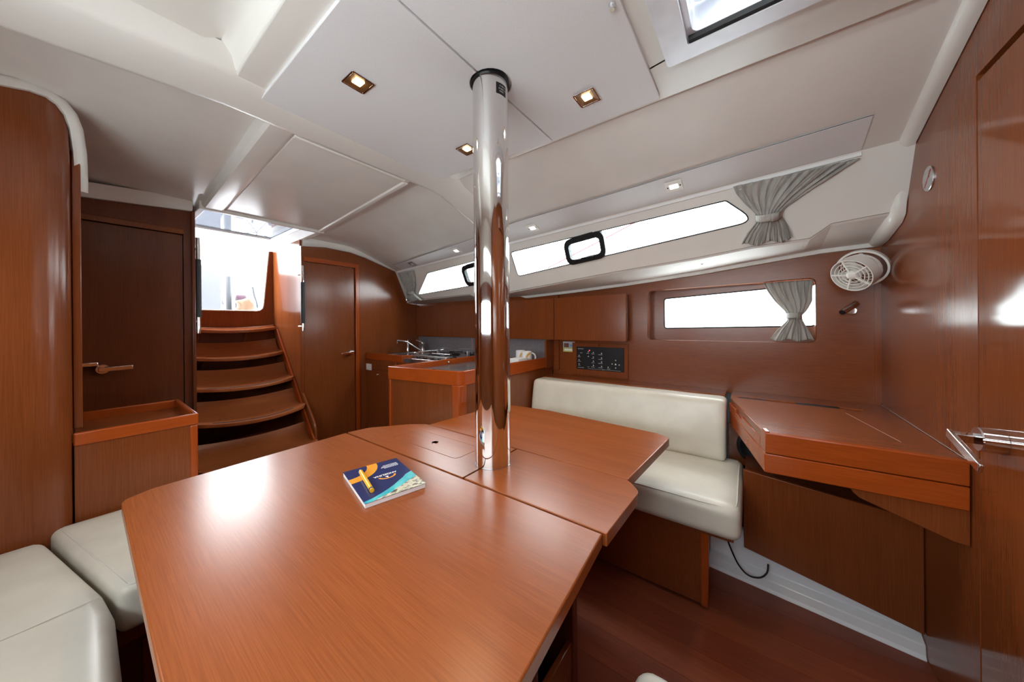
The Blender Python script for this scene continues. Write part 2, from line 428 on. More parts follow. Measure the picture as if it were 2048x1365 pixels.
# cross beam
def zb(x):
    if x < 0.3: return interp([(-0.62, 1.86), (-0.12, 1.895), (0.30, 1.93)], x)
    if x <= 1.22: return 1.93
    return min(1.93, zP(x, 1.45)-0.022)
rows = []
for xx in (-0.62, -0.4, -0.2, -0.05, 0.1, 0.3, 0.5, 0.8, 1.0, 1.2, 1.3, 1.45, 1.58, 1.66):
    z = zb(xx); tp = 0.09 if xx < 0.35 else 0.04
    if xx > 1.63: z += 0.02
    rows.append([(xx, 1.275, z+tp), (xx, 1.295, z+0.030), (xx, 1.315, z+0.018), (xx, 1.37, z+0.012), (xx, 1.46, z), (xx, 1.482, z+0.003), (xx, 1.495, z+0.012), (xx, 1.505, z+0.05)])
obj('cross_beam', MB().grid(rows), 'gelcoat', ce, smooth=50)
# companionway garage block
rows = []
for y in (1.46, 1.5, 1.7, 2.0, 2.3, 2.58, 2.6):
    z = Fz(y); rows.append([(0.425, y, z+0.07), (0.432, y, z+0.012), (0.445, y, z), (0.515, y, z), (0.525, y, z+0.004), (0.535, y, z+0.012), (1.085, y, z+0.012), (1.098, y, z+0.018), (1.106, y, z+0.07)])
obj('hatch_garage', MB().grid(rows), 'liner', ce, smooth=35)
mb = MB()
mb.plate([(0.535, 1.505), (1.085, 1.505), (1.085, 2.57), (0.535, 2.57)], [], lambda u, v, d: (u, v, Fz(v)+0.009+d), 0.012)
obj('garage_panel', mb, 'liner', ce, bevel=0.004)
obj('garage_rim', MB().sweep([(0.535, 1.512, Fz(1.512)+0.008), (1.060, 1.512, Fz(1.512)+0.008)], [(0, -0.012), (0.008, -0.008), (0.008, 0.008), (0, 0.012)], flat=(0, 0, -1)), 'gelcoat', ce, bevel=0.002)
obj('garage_rim', MB().sweep([(1.075, 1.52, Fz(1.52)+0.008), (1.075, 2.58, Fz(2.58)+0.008)], [(0, -0.016), (0.010, -0.010), (0.010, 0.010), (0, 0.016)], flat=(0, 0, -1)), 'gelcoat', ce, bevel=0.002)
# two overhead panels either side of the mast
p1 = obj('overhead_panel', MB().plate(round_poly([(0.38, 0.686), (0.752, 0.686)]+[(0.812+0.066*cos(a), 0.686+0.066*sin(a)) for a in [pi-pi*i/12 for i in range(13)]]+[(1.222, 0.686), (1.168, 1.362), (0.38, 1.36)], [0]*15+[0, 0.01, 0.01]), [], lambda u, v, d: (u, v, 1.943+d), 0.012), 'vinyl_panel', ce, bevel=0.002)
p2 = obj('overhead_panel', MB().plate(round_poly([(0.38, 0.252), (1.222, 0.252), (1.225, 0.680), (0.872, 0.680)]+[(0.812+0.066*cos(a), 0.680+0.066*sin(a)) for a in [-pi*i/12 for i in range(13)]]+[(0.38, 0.680)], [0.01, 0.015]+[0]*16), [], lambda u, v, d: (u, v, 1.943+d), 0.012), 'vinyl_panel', ce, bevel=0.002)
# outboard access panel with its groove line
rows = []
def Kx(y): return interp([(-0.346, 1.609), (0.178, 1.628), (0.518, 1.647), (1.265, 1.672), (1.621, 1.722), (2.743, 1.812)], y)
ys = [-0.335+i*3.1/16 for i in range(17)]
mb = MB(); mb.grid([[(x_, y, zP(x_, y)-dz) for (x_, dz) in ((Kx(y), -0.004), (Kx(y)+0.002, 0.004), (Tx(y)-0.012, 0.004), (Tx(y)-0.008, -0.004))] for y in ys])
obj('side_panel', mb, 'vinyl_panel', ce, smooth=30)
mb = MB(); mb.grid([[(Kx(y)-0.004, y, zP(Kx(y), y)-0.0035), (Kx(y)+0.002, y, zP(Kx(y), y)-0.0035)] for y in ys])
obj('groove', mb, 'black_gap', ce)

# ---- port coachroof side with the long windows
ys = sorted(set([-0.5, -0.47, -0.44, -0.27, -0.24, -0.205, 0.0, 0.228, 0.708, 1.1, 1.486, 1.874, 1.96, 2.3, 2.749, 2.9]))
W1 = round_poly([(0.094, 1.726), (-0.018, 1.622), (1.395, 1.512), (1.405, 1.678)], [0.02, 0.03, 0.025, 0.02])
W2 = round_poly([(1.62, 1.672), (1.62, 1.495), (2.675, 1.456), (2.412, 1.634)], [0.02, 0.02, 0.01, 0.01])
# the loops are (y, z)
topz = lambda y: 1.806-0.031*(y+0.47)
outer = [(y, topz(y)) for y in ys]+[(y, interp(BZ, y)) for y in reversed(ys)]
wp = struct('wall_port_coachroof', MB().plate(outer, [W1, W2], lambda u, v, d: tuple(band(u, v, -d)), 0.035), 'gelcoat', label='white coachroof side with two long windows')
# ledge under the band
rows = []
for y in ys:
    bz = interp(BZ, y); lz = interp(LZ, y)
    bx = bandx(y, bz)
    rows.append([tuple(band(y, bz+0.012, -0.02)), tuple(band(y, bz-0.002, -0.02)), tuple(band(y, bz-0.002, 0.0005)), (bx+0.012, y, bz-0.010), (XH(y)-0.045, y, lz+0.016), (XH(y)-0.03, y, lz+0.014), (XH(y)-0.026, y, lz+0.012), (XH(y)-0.024, y, lz-0.006), (XH(y)+0.01, y, lz-0.008)])
obj('ledge', MB().grid(rows), 'matt_gelcoat', wp, smooth=8)
mb = MB()
for (yy, t) in ((0.66, 0.6), (0.70, 0.25), (0.215, 0.45), (-0.19, 0.5)):
    bz = interp(BZ, yy); lz = interp(LZ, yy); bx = bandx(yy, bz)+0.012
    p = Vector((lerp(bx, XH(yy)-0.045, t), yy, lerp(bz-0.010, lz+0.016, t)))
    obj('screw_cap', MB().lathe(p, (-0.3, 0, -1), [(0.006, -0.004), (0.006, 0.003), (0.003, 0.005)], 12), 'white_plastic', wp, smooth=40)
def pane_loop(loop, grow): 
    cxm = sum(p[0] for p in loop)/len(loop); czm = sum(p[1] for p in loop)/len(loop)
    return [(cxm+(p[0]-cxm)*grow, czm+(p[1]-czm)*grow) for p in loop]
for i, wl in enumerate((W1, W2)):
    wn = obj('window_%d' % (i+1), MB().plate(wl, [], lambda u, v, d: tuple(band(u, v, -0.018-d)), 0.006), 'clear_pane', kind='structure', label=('long pointed coachroof window above the nav seat' if i == 0 else 'long coachroof window above the galley lockers'))
    obj('gasket', MB().tube([band(p[0], p[1], 0.0015) for p in wl], 0.0032, 6, closed=True), 'black_plastic', wn, smooth=60)

# ---- port hull lining with recessed window
H1 = round_poly([(-0.256, 1.048), (0.544, 1.046), (0.542, 1.361), (-0.256, 1.371)], 0.028)
outer = [(-0.47, 0.755)]+[(1.26, 0.755)]+[(y, interp(LZ, y)+0.0) for y in (1.26, 0.85, 0.24, -0.27, -0.47)]
hp = struct('wall_port', MB().plate(outer, [H1], lambda u, v, d: (XH(u)+d, u, v), 0.02), 'wall_wood_y', label='wood veneer hull lining with recessed window', bevel=0.002)
Hi = round_poly([(-0.262, 1.132), (0.458, 1.119), (0.458, 1.311), (-0.262, 1.347)], 0.018)
H2 = [(-0.30, 1.0), (0.60, 1.0), (0.60, 1.42), (-0.30, 1.42)]
obj('recess_back', MB().plate(H2, [Hi], lambda u, v, d: (XH(u)+0.085+d, u, v), 0.015), 'wall_wood_y', hp)
loop = H1
obj('recess_side', MB().grid([[(XH(p[0])+0.002, p[0], p[1]) for p in loop], [(XH(p[0])+0.087, p[0], p[1]) for p in loop]], close_v=True), 'wall_wood_y', hp, smooth=40)
obj('edge_strip', MB().box(XH(-0.47)-0.006, XH(-0.47)+0.01, -0.47, -0.449, 0.78, 1.495), 'wall_wood', hp)
w3 = obj('window_3', MB().plate(pane_loop(Hi, 1.01), [], lambda u, v, d: (XH(u)+0.094+d, u, v), 0.006), 'clear_pane', kind='structure', label='narrow hull window in the wood recess')
obj('gasket', MB().tube([(XH(p[0])+0.084, p[0], p[1]) for p in Hi], 0.004, 6, closed=True), 'black_plastic', w3, smooth=60)
obj('galley_lining', MB().box(2.215, 2.24, 1.2, 2.95, 0.80, 1.42), 'wall_wood_y', hp)
# coachroof gap filler behind lockers, aft
# ---- forward bulkhead with door
top = [(2.19, 1.50), (2.107, 1.503), (1.885, 1.56), (1.83, 1.785), (1.37, 1.95), (1.2, 1.99), (-0.62, 1.99)]
outer = [(-0.62, 0.0), (2.19, 0.0)]+top
hole = [(0.74, 0.10), (1.3905, 0.10), (1.3905, 1.787), (0.74, 1.787)]
fb = struct('wall_forward', MB().plate(outer, [hole], lambda u, v, d: (u, -0.47-d, v), 0.03), 'wall_wood', label='wood veneer main bulkhead beside the chart table')
dr = struct('door_1', MB().plate([(0.742, 0.102), (1.389, 0.102), (1.389, 1.770), (0.742, 1.770)], [], lambda u, v, d: (u, -0.4712-d, v), 0.026), 'door_wood', label='wood veneer door with chrome lever at the right edge')
obj('door_stop', MB().plate([(0.70, 0.06), (1.43, 0.06), (1.43, 1.83), (0.70, 1.83)], [], lambda u, v, d: (u, -0.503-d, v), 0.01), 'shaded_wall_wood', fb)
# lever handle
hd = Vector((1.292, -0.4705, 0.868))
h = obj('door_handle', MB().lathe(hd, (0, 1, 0), [(0.029, 0), (0.029, 0.034), (0.0275, 0.0365)], 40), 'chrome', dr, smooth=30)
def lever(parent, base, d1, d2, l1, l2, mt='chrome', hw=0.0045, ht=0.011):
    base = Vector(base); d1 = Vector(d1).normalized(); d2 = Vector(d2).normalized(); e = base+d1*l1
    s = d1.cross(d2).normalized()
    mb = MB(); mb.obox(base+d1*(l1/2), d1, d2, s, l1/2+0.004, 0.0075, ht)
    up2 = s
    mb.obox(e+d2*(l2/2-0.008), d2, d1, s, l2/2+0.006, hw, ht)
    return obj('lever', mb, mt, parent, bevel=0.002)
lever(h, hd, (0, 1, 0), (-1, -0.05, -0.36), 0.074, 0.122)

# white moulding on top of the forward bulkhead
prof = [(-0.010, 0.0), (0.012, 0.0), (0.024, 0.012), (0.024, 0.034), (-0.010, 0.036)]
pth = [(1.10, 1.995), (1.26, 1.975), (1.37, 1.935), (1.60, 1.855), (1.80, 1.783), (1.823, 1.76), (1.862, 1.60), (1.87, 1.565), (1.90, 1.545), (2.06, 1.508), (2.15, 1.502)]
mb = MB()
rows = []
for i, p in enumerate(pth):
    a = Vector(pth[max(i-1, 0)]); b = Vector(pth[min(i+1, len(pth)-1)]); t = (b-a).normalized(); nrm = Vector((-t.y, t.x))
    if nrm.y > 0: nrm = -nrm   # towards the cabin (down / inboard)
    q = Vector(p)
    rows.append([(q.x-nrm.x*0.02, -0.425, q.y-nrm.y*0.02), (q.x+nrm.x*0.002, -0.432, q.y+nrm.y*0.002), (q.x+nrm.x*0.010, -0.44, q.y+nrm.y*0.010), (q.x+nrm.x*0.014, -0.452, q.y+nrm.y*0.014), (q.x+nrm.x*0.012, -0.468, q.y+nrm.y*0.012), (q.x+nrm.x*0.0, -0.472, q.y)])
mb.grid(rows)
struct('trim_1', mb, 'gelcoat', label='white moulding along the top of the main bulkhead', smooth=50)

# ---- starboard side (behind and left of the camera), unseen windows; upper one shortened to dim the ceiling rib
Ws1 = rr(-0.30, 0.95, 1.55, 1.70, 0.03); Ws2 = rr(-0.15, 1.55, 1.08, 1.33, 0.03)
sw = struct('wall_starboard', MB().plate([(-0.55, 0.0), (3.58, 0.0), (3.58, 2.08), (-0.55, 2.08)], [Ws1, Ws2], lambda u, v, d: (-0.56-d, u, v), 0.03), 'gelcoat', label='starboard side with two long windows')
obj('lining', MB().plate([(-0.5, 0.45), (1.95, 0.45), (1.95, 1.46), (-0.5, 1.46)], [rr(-0.14, 1.54, 1.09, 1.32, 0.03)], lambda u, v, d: (-0.555+0.012-d, u, v), 0.012), 'wall_wood_y', sw)
for i, wl in enumerate((Ws1, Ws2)):
    obj('window_%d' % (i+4), MB().plate(wl, [], lambda u, v, d: (-0.575-d, u, v), 0.006), 'clear_pane', kind='structure', label='long starboard window behind the camera')

# ---- curved starboard aft bulkhead (head compartment)
plan = [(-0.60, 1.880), (-0.40, 1.882), (-0.20, 1.888), (-0.14, 1.893), (-0.095, 1.900), (-0.065, 1.909), (-0.045, 1.920), (-0.030, 1.936), (-0.021, 1.955), (-0.017, 1.98), (-0.016, 2.04)]
wtop = [(-0.60, 1.90), (-0.149, 1.918), (-0.095, 1.933), (-0.065, 1.935), (-0.045, 1.925), (-0.030, 1.905), (-0.021, 1.87), (-0.016, 1.80)]
cw = sempty('wall_aft_starboard', (-0.3, 1.92, 0), 'curved wood veneer bulkhead')
def plan_at(pts, off):
    out = []
    for i, p in enumerate(pts):
        a = Vector(pts[max(i-1, 0)]); b = Vector(pts[min(i+1, len(pts)-1)]); t = (b-a).normalized(); nrm = Vector((t.y, -t.x))
        out.append(Vector(p)+nrm*off)
    return out
def strip(pl, x0, x1): return [p for p in pl if x0-1e-6 <= p[0] <= x1+1e-6]
def wallstrip(pl, z0, topfn, nz=2):
    out = plan_at(pl, 0); inn = plan_at(pl, -0.02)
    rows = []
    for p, q in zip(out, inn):
        zt = topfn(p.x)
        rows.append([(p.x, p.y, z0), (p.x, p.y, zt), (q.x, q.y, zt), (q.x, q.y, z0)])
    return MB().grid(rows, close_v=True)
tf = lambda x_: interp(wtop, x_)
obj('veneer_panel', wallstrip([p for p in plan if p[0] <= -0.094], 0.0, tf), 'wall_wood', cw, smooth=40)
obj('veneer_panel', wallstrip([p for p in plan if p[0] >= -0.096], 0.0, tf), 'wall_wood', cw, smooth=40)
# white moulding over it, turning down at the corner
mb = MB(); rows = []
mp_ = [(-0.60, 1.880, 1.90), (-0.149, 1.892, 1.918), (-0.095, 1.900, 1.934), (-0.065, 1.909, 1.936), (-0.045, 1.920, 1.926), (-0.030, 1.936, 1.906), (-0.020, 1.955, 1.872), (-0.013, 1.985, 1.80), (-0.011, 2.005, 1.72), (-0.011, 2.012, 1.665)]
for i, p in enumerate(mp_):
    t = (Vector(mp_[min(i+1, len(mp_)-1)])-Vector(mp_[max(i-1, 0)])).normalized()
    fwd = Vector((0.25, -1, 0)); fwd = (fwd-t*fwd.dot(t)).normalized(); upv = t.cross(fwd); 
    if upv.z < 0 or (abs(upv.z) < 0.3 and upv.x < 0): upv = -upv
    q = Vector(p)
    rows.append([q+upv*0.0-fwd*0.01, q+fwd*0.012, q+fwd*0.012+upv*0.020, q+fwd*0.004+upv*0.034, q-fwd*0.035+upv*0.044])
mb.grid(rows)
struct('trim_2', mb, 'gelcoat', label='white moulding over the curved bulkhead', smooth=50)
# ---- door post between curved wall and the aft cabin door
struct('trim_3', MB().box(-0.0155, 0.0055, 1.986, 2.05, 0.785, 1.835), 'wall_wood', label='rounded wood door post beside the curved bulkhead', bevel=0.003, seg=3)
obj('post_back', MB().box(-0.03, -0.012, 2.03, 2.66, 0.0, 1.9), 'shaded_wall_wood', cw)

# ---- starboard aft bulkhead with cabin door (y = 2.65)
outer = [(-0.03, 0.0), (0.407, 0.0), (0.407, 1.836), (0.20, 1.816), (-0.03, 1.795)]
ab = struct('wall_aft_door', MB().plate(outer, [[(-0.02, 0.02), (0.364, 0.02), (0.364, 1.692), (-0.02, 1.692)]], lambda u, v, d: (u, 2.65+d, v), 0.03), 'shaded_wall_wood', label='shaded wood bulkhead around the starboard cabin door')  # faces away from the light; that shade is in the veneer colour
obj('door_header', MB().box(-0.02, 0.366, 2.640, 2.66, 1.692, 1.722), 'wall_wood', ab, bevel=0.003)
obj('edge_post', MB().box(0.394, 0.412, 2.630, 2.70, 0.0, 1.84), 'shaded_wall_wood', ab, bevel=0.005)
d2 = struct('door_2', MB().box(-0.018, 0.361, 2.655, 2.68, 0.022, 1.690), 'shaded_wall_wood', label='shaded wood cabin door with chrome lever left of the steps', bevel=0.002)
hd = Vector((0.068, 2.655, 0.945))
h = obj('door_handle', MB().lathe(hd, (0, -1, 0), [(0.024, 0), (0.024, 0.03), (0.022, 0.033)], 32), 'chrome', d2, smooth=30)
lever(h, hd, (0, -1, 0), (1, 0, 0.03), 0.06, 0.10)
obj('door_latch', MB().box(0.004, 0.055, 2.615, 2.655, 0.962, 0.982), 'chrome', d2, bevel=0.003)
mb = MB(); mb.box(-0.03, 0.40, 2.60, 2.66, 1.80, 1.89)
rows = [[(x_, 2.662, z_), (x_, 2.632, z_), (x_, 2.622, z_+0.012), (x_, 2.61, z_+0.07)] for (x_, z_) in ((-0.03, 1.797), (0.20, 1.817), (0.36, 1.832), (0.40, 1.836))]
struct('trim_4', MB().grid(rows), 'gelcoat', label='white moulding above the starboard cabin door', smooth=40)

# ---- port aft bulkhead (y = 2.9) with cabin door
prof_t = [(1.065, 1.80), (1.25, 1.822), (1.46, 1.815), (1.60, 1.79), (1.70, 1.761), (1.80, 1.732), (1.915, 1.700), (1.955, 1.690), (2.0, 1.573), (2.055, 1.385), (2.24, 1.36)]
outer = [(1.065, 0.0), (2.26, 0.0), (2.26, 1.36)]+list(reversed(prof_t))
pb = struct('wall_aft', MB().plate(outer, [[(1.082, 0.02), (1.50, 0.02), (1.50, 1.678), (1.082, 1.678)]], lambda u, v, d: (u, 2.9+d, v), 0.03), 'wall_wood', label='wood veneer bulkhead aft of the galley')
obj('door_header', MB().box(1.082, 1.535, 2.886, 2.91, 1.678, 1.715), 'trim_wood', pb, bevel=0.003)
obj('door_jamb', MB().box(1.500, 1.535, 2.884, 2.91, 0.0, 1.69), 'trim_wood_z', pb, bevel=0.004)
d3 = struct('door_3', MB().box(1.084, 1.498, 2.902, 2.925, 0.022, 1.676), 'wall_wood', label='wood cabin door with chrome lever right of the steps', bevel=0.002)
hd = Vector((1.452, 2.902, 0.915))
h = obj('door_handle', MB().lathe(hd, (0, -1, 0), [(0.022, 0), (0.022, 0.028), (0.02, 0.031)], 32), 'chrome', d3, smooth=30)
lever(h, hd, (0, -1, 0), (-1, 0, -0.12), 0.05, 0.10)
rows = []
for (x_, z_) in prof_t[:8]:
    rows.append([(x_, 2.905, z_-0.004), (x_, 2.885, z_-0.004), (x_, 2.874, z_+0.006), (x_, 2.868, z_+0.030), (x_, 2.868, z_+0.075)])
struct('trim_5', MB().grid(rows), 'gelcoat', label='white moulding above the galley bulkhead', smooth=40)

# ---- companionway: side panel, back wall, coamings
outer = [(2.925, 1.875), (2.925, 0.64), (2.70, 0.42), (2.67, 0.36), (2.67, 0.0), (3.56, 0.0), (3.56, 1.86)]
cwall = struct('wall_companionway', MB().plate(outer, [], lambda u, v, d: (1.064+d, u, v), 0.016), 'companion_wood', label='wood side panel of the companionway', bevel=0.002)
obj('side_panel', MB().box(0.395, 0.412, 2.68, 3.56, 0.0, 1.9), 'wall_wood', cwall)
outer = [(0.41, 0.0), (1.07, 0.0), (1.07, 1.84), (1.034, 1.84)]+[(0.992+0.004*0, 1.345), (0.985, 1.315), (0.965, 1.296), (0.94, 1.290)]+[(0.53, 1.290), (0.51, 1.296), (0.496, 1.315), (0.490, 1.345), (0.446, 1.84), (0.41, 1.84)]
obj('back_panel', MB().plate(outer, [], lambda u, v, d: (u, 3.53+d, v), 0.02), 'companion_wood', cwall, bevel=0.002)
frame_p = [(1.034, 1.84), (0.992, 1.345), (0.985, 1.315), (0.965, 1.296), (0.94, 1.290), (0.53, 1.290), (0.51, 1.296), (0.496, 1.315), (0.490, 1.345), (0.446, 1.84)]
obj('gasket', MB().tube([(p[0], 3.528, p[1]) for p in frame_p], 0.005, 8), 'white_plastic', cwall, smooth=60)
cm = struct('trim_6', MB().box(1.062, 1.104, 2.60, 3.60, 1.852, 2.08), 'gelcoat', label='white coaming around the companionway hatch', bevel=0.004)
obj('coaming', MB().box(0.42, 0.452, 2.60, 3.60, 1.852, 2.08), 'gelcoat', cm, bevel=0.004)
obj('coaming', MB().box(0.42, 1.104, 2.575, 2.605, 1.848, 2.028), 'gelcoat', cm, bevel=0.004)
obj('hatch_rail', MB().box(1.046, 1.063, 2.61, 3.58, 1.925, 1.955), 'aluminium', cm, bevel=0.002)
obj('sliding_hatch', MB().box(0.455, 1.060, 2.61, 3.55, 1.958, 1.966), 'smoked_pane', cm)
obj('hatch_lip', MB().box(0.455, 1.060, 3.535, 3.556, 1.945, 1.975), 'gelcoat', cm)
# unseen deck and outer shell, added to block daylight leaks past the linings
mb = MB(); mb.plate([(-0.7, -0.6), (Tx(-0.6)+0.03, -0.6), (Tx(3.6)+0.03, 3.6), (1.12, 3.6), (1.12, 2.15), (0.40, 2.15), (0.40, 3.6), (-0.7, 3.6)], [rr(0.53, 1.09, -0.38, 0.22, 0.03)], lambda u, v, d: (u, v, 2.075+d), 0.03)
rf = struct('roof', mb, 'deck_white', label='unseen white deck and shell closing the cabin against light leaks')
mb = MB()
ysd = [-0.6, -0.47, -0.27, 0.0, 0.5, 1.0, 1.5, 1.87, 2.0, 2.5, 2.9, 3.6]
mb.grid([[tuple(band(y, topz(y)-0.004, -0.036)), tuple(band(y, topz(y)+0.02, -0.036)), (Tx(y)+0.04, y, 2.08)] for y in ysd])
obj('coachroof_light_block', mb, 'deck_white', rf)
obj('deck_light_block', MB().grid([[tuple(band(y, interp(BZ, y)+0.004, -0.034)), (XH(y)+0.13, y, interp(BZ, y)-0.01)] for y in ysd]), 'deck_white', rf)
obj('side_light_block', MB().plate([(-0.6, -0.1), (3.6, -0.1), (3.6, 1.45), (-0.6, 1.58)], [rr(-0.30, 0.50, 1.085, 1.385, 0.03)], lambda u, v, d: (XH(u)+0.115+d, u, v), 0.015), 'deck_white', rf)
obj('aft_light_block', MB().plate([(-0.7, -0.1), (2.5, -0.1), (2.5, 1.40), (2.04, 1.40), (1.95, 2.08), (1.09, 2.08), (1.09, 1.25), (0.40, 1.25), (0.40, 2.08), (-0.7, 2.08)], [], lambda u, v, d: (u, 3.565+d, v), 0.02), 'deck_white', rf)
obj('fwd_light_block', MB().box(-0.7, 2.4, -0.56, -0.53, -0.1, 2.08), 'deck_white', rf)
obj('bottom_light_block', MB().box(-0.7, 2.45, -0.56, 3.6, -0.12, -0.07), 'deck_white', rf)
obj('roof_end_light_block', MB().box(1.09, 2.3, 3.2, 3.22, 1.3, 2.08), 'deck_white', rf)

# ================================================================== LARGE FURNITURE
# ---- companionway steps
st = thing('companionway_steps', 'curved wooden companionway steps rising to the bright hatch', 'stairs', (0.74, 3.1, 0))
TR = [(3.50, 3.38, 1.150), (3.46, 3.20, 0.942), (3.27, 2.99, 0.742), (3.06, 2.78, 0.540), (2.86, 2.57, 0.292)]
for k, (yb, yf, z) in enumerate(TR):
    rows = []; nx = 20; XL, XR = 0.415, 1.054+0.004*k
    cols = []
    for i in range(nx+1):
        s_ = -1+2*i/nx; xx = lerp(XL, XR, i/nx)
        e = max(0, (abs(s_)-0.86)/0.14)
        fy = yf-0.075*(1-s_*s_)+0.05*e*e*(0.6 if k else 0.2)+0.03
        dip = -0.026*(1-s_*s_)
        col = []
        for (u, dz) in ((0, 0.105), (0.05, 0.074), (0.14, 0.044), (0.28, 0.018), (0.48, 0.004), (0.75, 0.0), (1.0, 0.0)):
            col.append((xx, lerp(yb, fy, u), z+dip+(dz if k else dz*0.2)))
        col.append((xx, fy-0.003, z+dip-0.008)); col.append((xx, fy, z+dip-0.022))
        col.append((xx, lerp(yb, fy, 0.6), z+dip-0.022)); col.append((xx, lerp(yb, fy, 0.2), z+dip)); col.append((xx, yb+0.012, z+dip+(0.10 if k else 0)))
        rows.append(col)
    mb = MB(); mb.grid(rows, close_v=True); n = len(rows[0])
    mb.f.append(tuple(range(n))); mb.f.append(tuple(nx*n+j for j in reversed(range(n))))
    t = obj('tread', mb, 'stair_wood', st, smooth=40)
    if k >= 2:
        for off in (0.028, 0.044):
            pts = []
            for i in range(3, nx-2):
                s_ = -1+2*i/nx; pts.append((lerp(XL, XR, i/nx), yf-0.075*(1-s_*s_)+0.03+off, z-0.026*(1-s_*s_)+0.0006))
            obj('grip_strip', MB().sweep(pts, [(0, 0.003), (0, -0.003), (0.0012, -0.003), (0.0012, 0.003)], flat=(0, 0, 1)), 'dark_recess', t)
    if k < 4:
        zb_ = TR[k+1][2]+0.05
        obj('riser', MB().box(0.415, 1.06, yb+0.004, yb+0.014, zb_-0.02, z-0.006), 'shaded_wall_wood', st)
        for xx in (0.56, 0.86):
            mb = MB(); a = Vector((xx, yf+0.10, z-0.02)); b = Vector((xx-0.012, yb-0.0, z-0.125))
            mb.tube([a, b], 0.009, 8); obj('bracket', mb, 'wall_wood', st)
a = [(3.52, 1.14), (3.385, 1.14), (2.60, 0.27), (2.60, 0.0), (2.72, 0.0), (2.72, 0.19)]
obj('stringer', MB().plate([(3.50, 1.13), (3.40, 1.13), (2.66, 0.30), (2.66, 0.0), (2.70, 0.0), (2.70, 0.26), (3.44, 1.09)], [], lambda u, v, d: (1.048+d, u, v), 0.014), 'trim_wood_y', st, bevel=0.002)
obj('stringer', MB().plate([(3.50, 1.13), (3.40, 1.13), (2.66, 0.30), (2.66, 0.0), (2.70, 0.0), (2.70, 0.26), (3.44, 1.09)], [], lambda u, v, d: (0.413+d, u, v), 0.012), 'trim_wood_y', st, bevel=0.002)
obj('locker_front', MB().box(0.415, 1.06, 2.90, 2.92, 0.0, 0.37), 'shaded_wall_wood', st)

def grab(name, label, x_, y_, z0, z1, zl0, zl1, side, fwd):
    g = thing(name, label, 'handrail', (x_, y_, z0), 'handrails beside the companionway')
    obj('rail', MB().tube([(x_, y_, z0), (x_, y_, z1)], 0.0105, 16), 'chrome', g, smooth=50)
    obj('leather_grip', MB().tube([(x_, y_, zl0), (x_, y_, zl1)], 0.0145, 18), 'black_leather', g, smooth=50)
    for z in (zl0-0.025, zl1+0.06):
        obj('standoff', MB().tube([(x_, y_, z), (x_+side, y_+fwd, z)], 0.007, 12), 'chrome', g, smooth=50)
    return g
grab('grab_rail', 'black leather wrapped chrome grab rail left of the steps', 0.426, 2.66, 1.115, 1.69, 1.212, 1.56, -0.03, 0.0)
grab('grab_rail', 'black leather wrapped chrome grab rail at the edge of the right cabin door', 1.062, 2.865, 1.115, 1.635, 1.175, 1.505, -0.012, 0.045)

# ---- starboard cabinet with fiddled top
cb = thing('tray_cabinet', 'wooden cabinet with fiddled tray top in front of the left cabin door', 'cabinet', (0.15, 2.2, 0))
Y0, Y1 = 1.955, 2.44
obj('body', MB().box(-0.014, 0.285, Y0+0.006, Y1, 0.0, 0.727), 'wall_wood', cb)
obj('corner_post', MB().box(0.282, 0.309, Y0+0.003, Y0+0.03, 0.0, 0.727), 'trim_wood_z', cb, bevel=0.008, seg=3)
obj('side_panel', MB().box(0.285, 0.307, Y0+0.03, Y1, 0.0, 0.727), 'wall_wood', cb)
obj('tray_floor', MB().box(-0.012, 0.30, Y0+0.02, Y1-0.01, 0.727, 0.735), 'desk_wood', cb)
obj('fiddle', MB().box(-0.016, 0.311, Y0, Y0+0.018, 0.727, 0.775), 'trim_wood', cb, bevel=0.005, seg=3)
obj('fiddle', MB().box(0.294, 0.312, Y0+0.010, Y1, 0.727, 0.774), 'trim_wood_y', cb, bevel=0.005, seg=3)
obj('fiddle', MB().box(0.004, 0.300, Y1-0.018, Y1+0.001, 0.727, 0.7735), 'trim_wood', cb, bevel=0.005, seg=3)

# ---- starboard U seat
sb = thing('settee_base', 'shaded wooden plinth under the left cushions', 'seat base', (0.0, 1.3, 0))
obj('plinth', MB().box(-0.55, -0.02, -0.45, 1.87, 0.0, 0.335), 'shaded_wall_wood', sb)
obj('plinth_aft', MB().box(-0.02, 0.62, 1.39, 1.95, 0.0, 0.335), 'shaded_wall_wood', sb)
obj('front_rail', MB().box(0.055, 0.62, 1.372, 1.39, 0.290, 0.335), 'wall_wood', sb, bevel=0.003)
obj('locker_door', MB().box(0.10, 0.58, 1.380, 1.392, 0.06, 0.275), 'wall_wood', sb, bevel=0.003)
def fnA(w):
    # inboard edge runs at x=.045, cut back diagonally towards the corner beyond y=1.33
    lim = 0.045 if w.y < 1.33 else lerp(0.045, -0.085, (w.y-1.33)/0.60)
    x0 = -0.54; t = (w.x-x0)/(0.045-x0)
    return Vector((x0+(lim-x0)*t, w.y, w.z))
ca = thing('seat_cushion', 'long cream leather seat cushion at the lower left corner', 'cushion', (-0.2, 0.8, 0.335), 'cream seat cushions')
obj('cover', MB().cushion(-0.54, 0.048, -0.40, 1.885, 0.337, 0.462, 0.042, 0.012, 26, fnA), 'cream_leather', ca, smooth=70)
obj('seam', MB().tube([(xx, 1.335+0.012*sin(xx*9), 0.4655+0.006*(1-((xx+0.25)/0.3)**2)) for xx in [-0.45+i*0.475/14 for i in range(15)]], 0.0012, 6), 'cream_leather_fine', ca, smooth=60)
def fnB(w):
    lo = lerp(0.058, -0.068, (w.y-1.335)/0.60)
    t = (w.x-0.0)/(0.63)
    return Vector((lo+(0.63-lo)*t, w.y, w.z))
cbn = thing('seat_cushion', 'smaller cream leather cushion wedged between cabinet and table', 'cushion', (0.3, 1.6, 0.335), 'cream seat cushions')
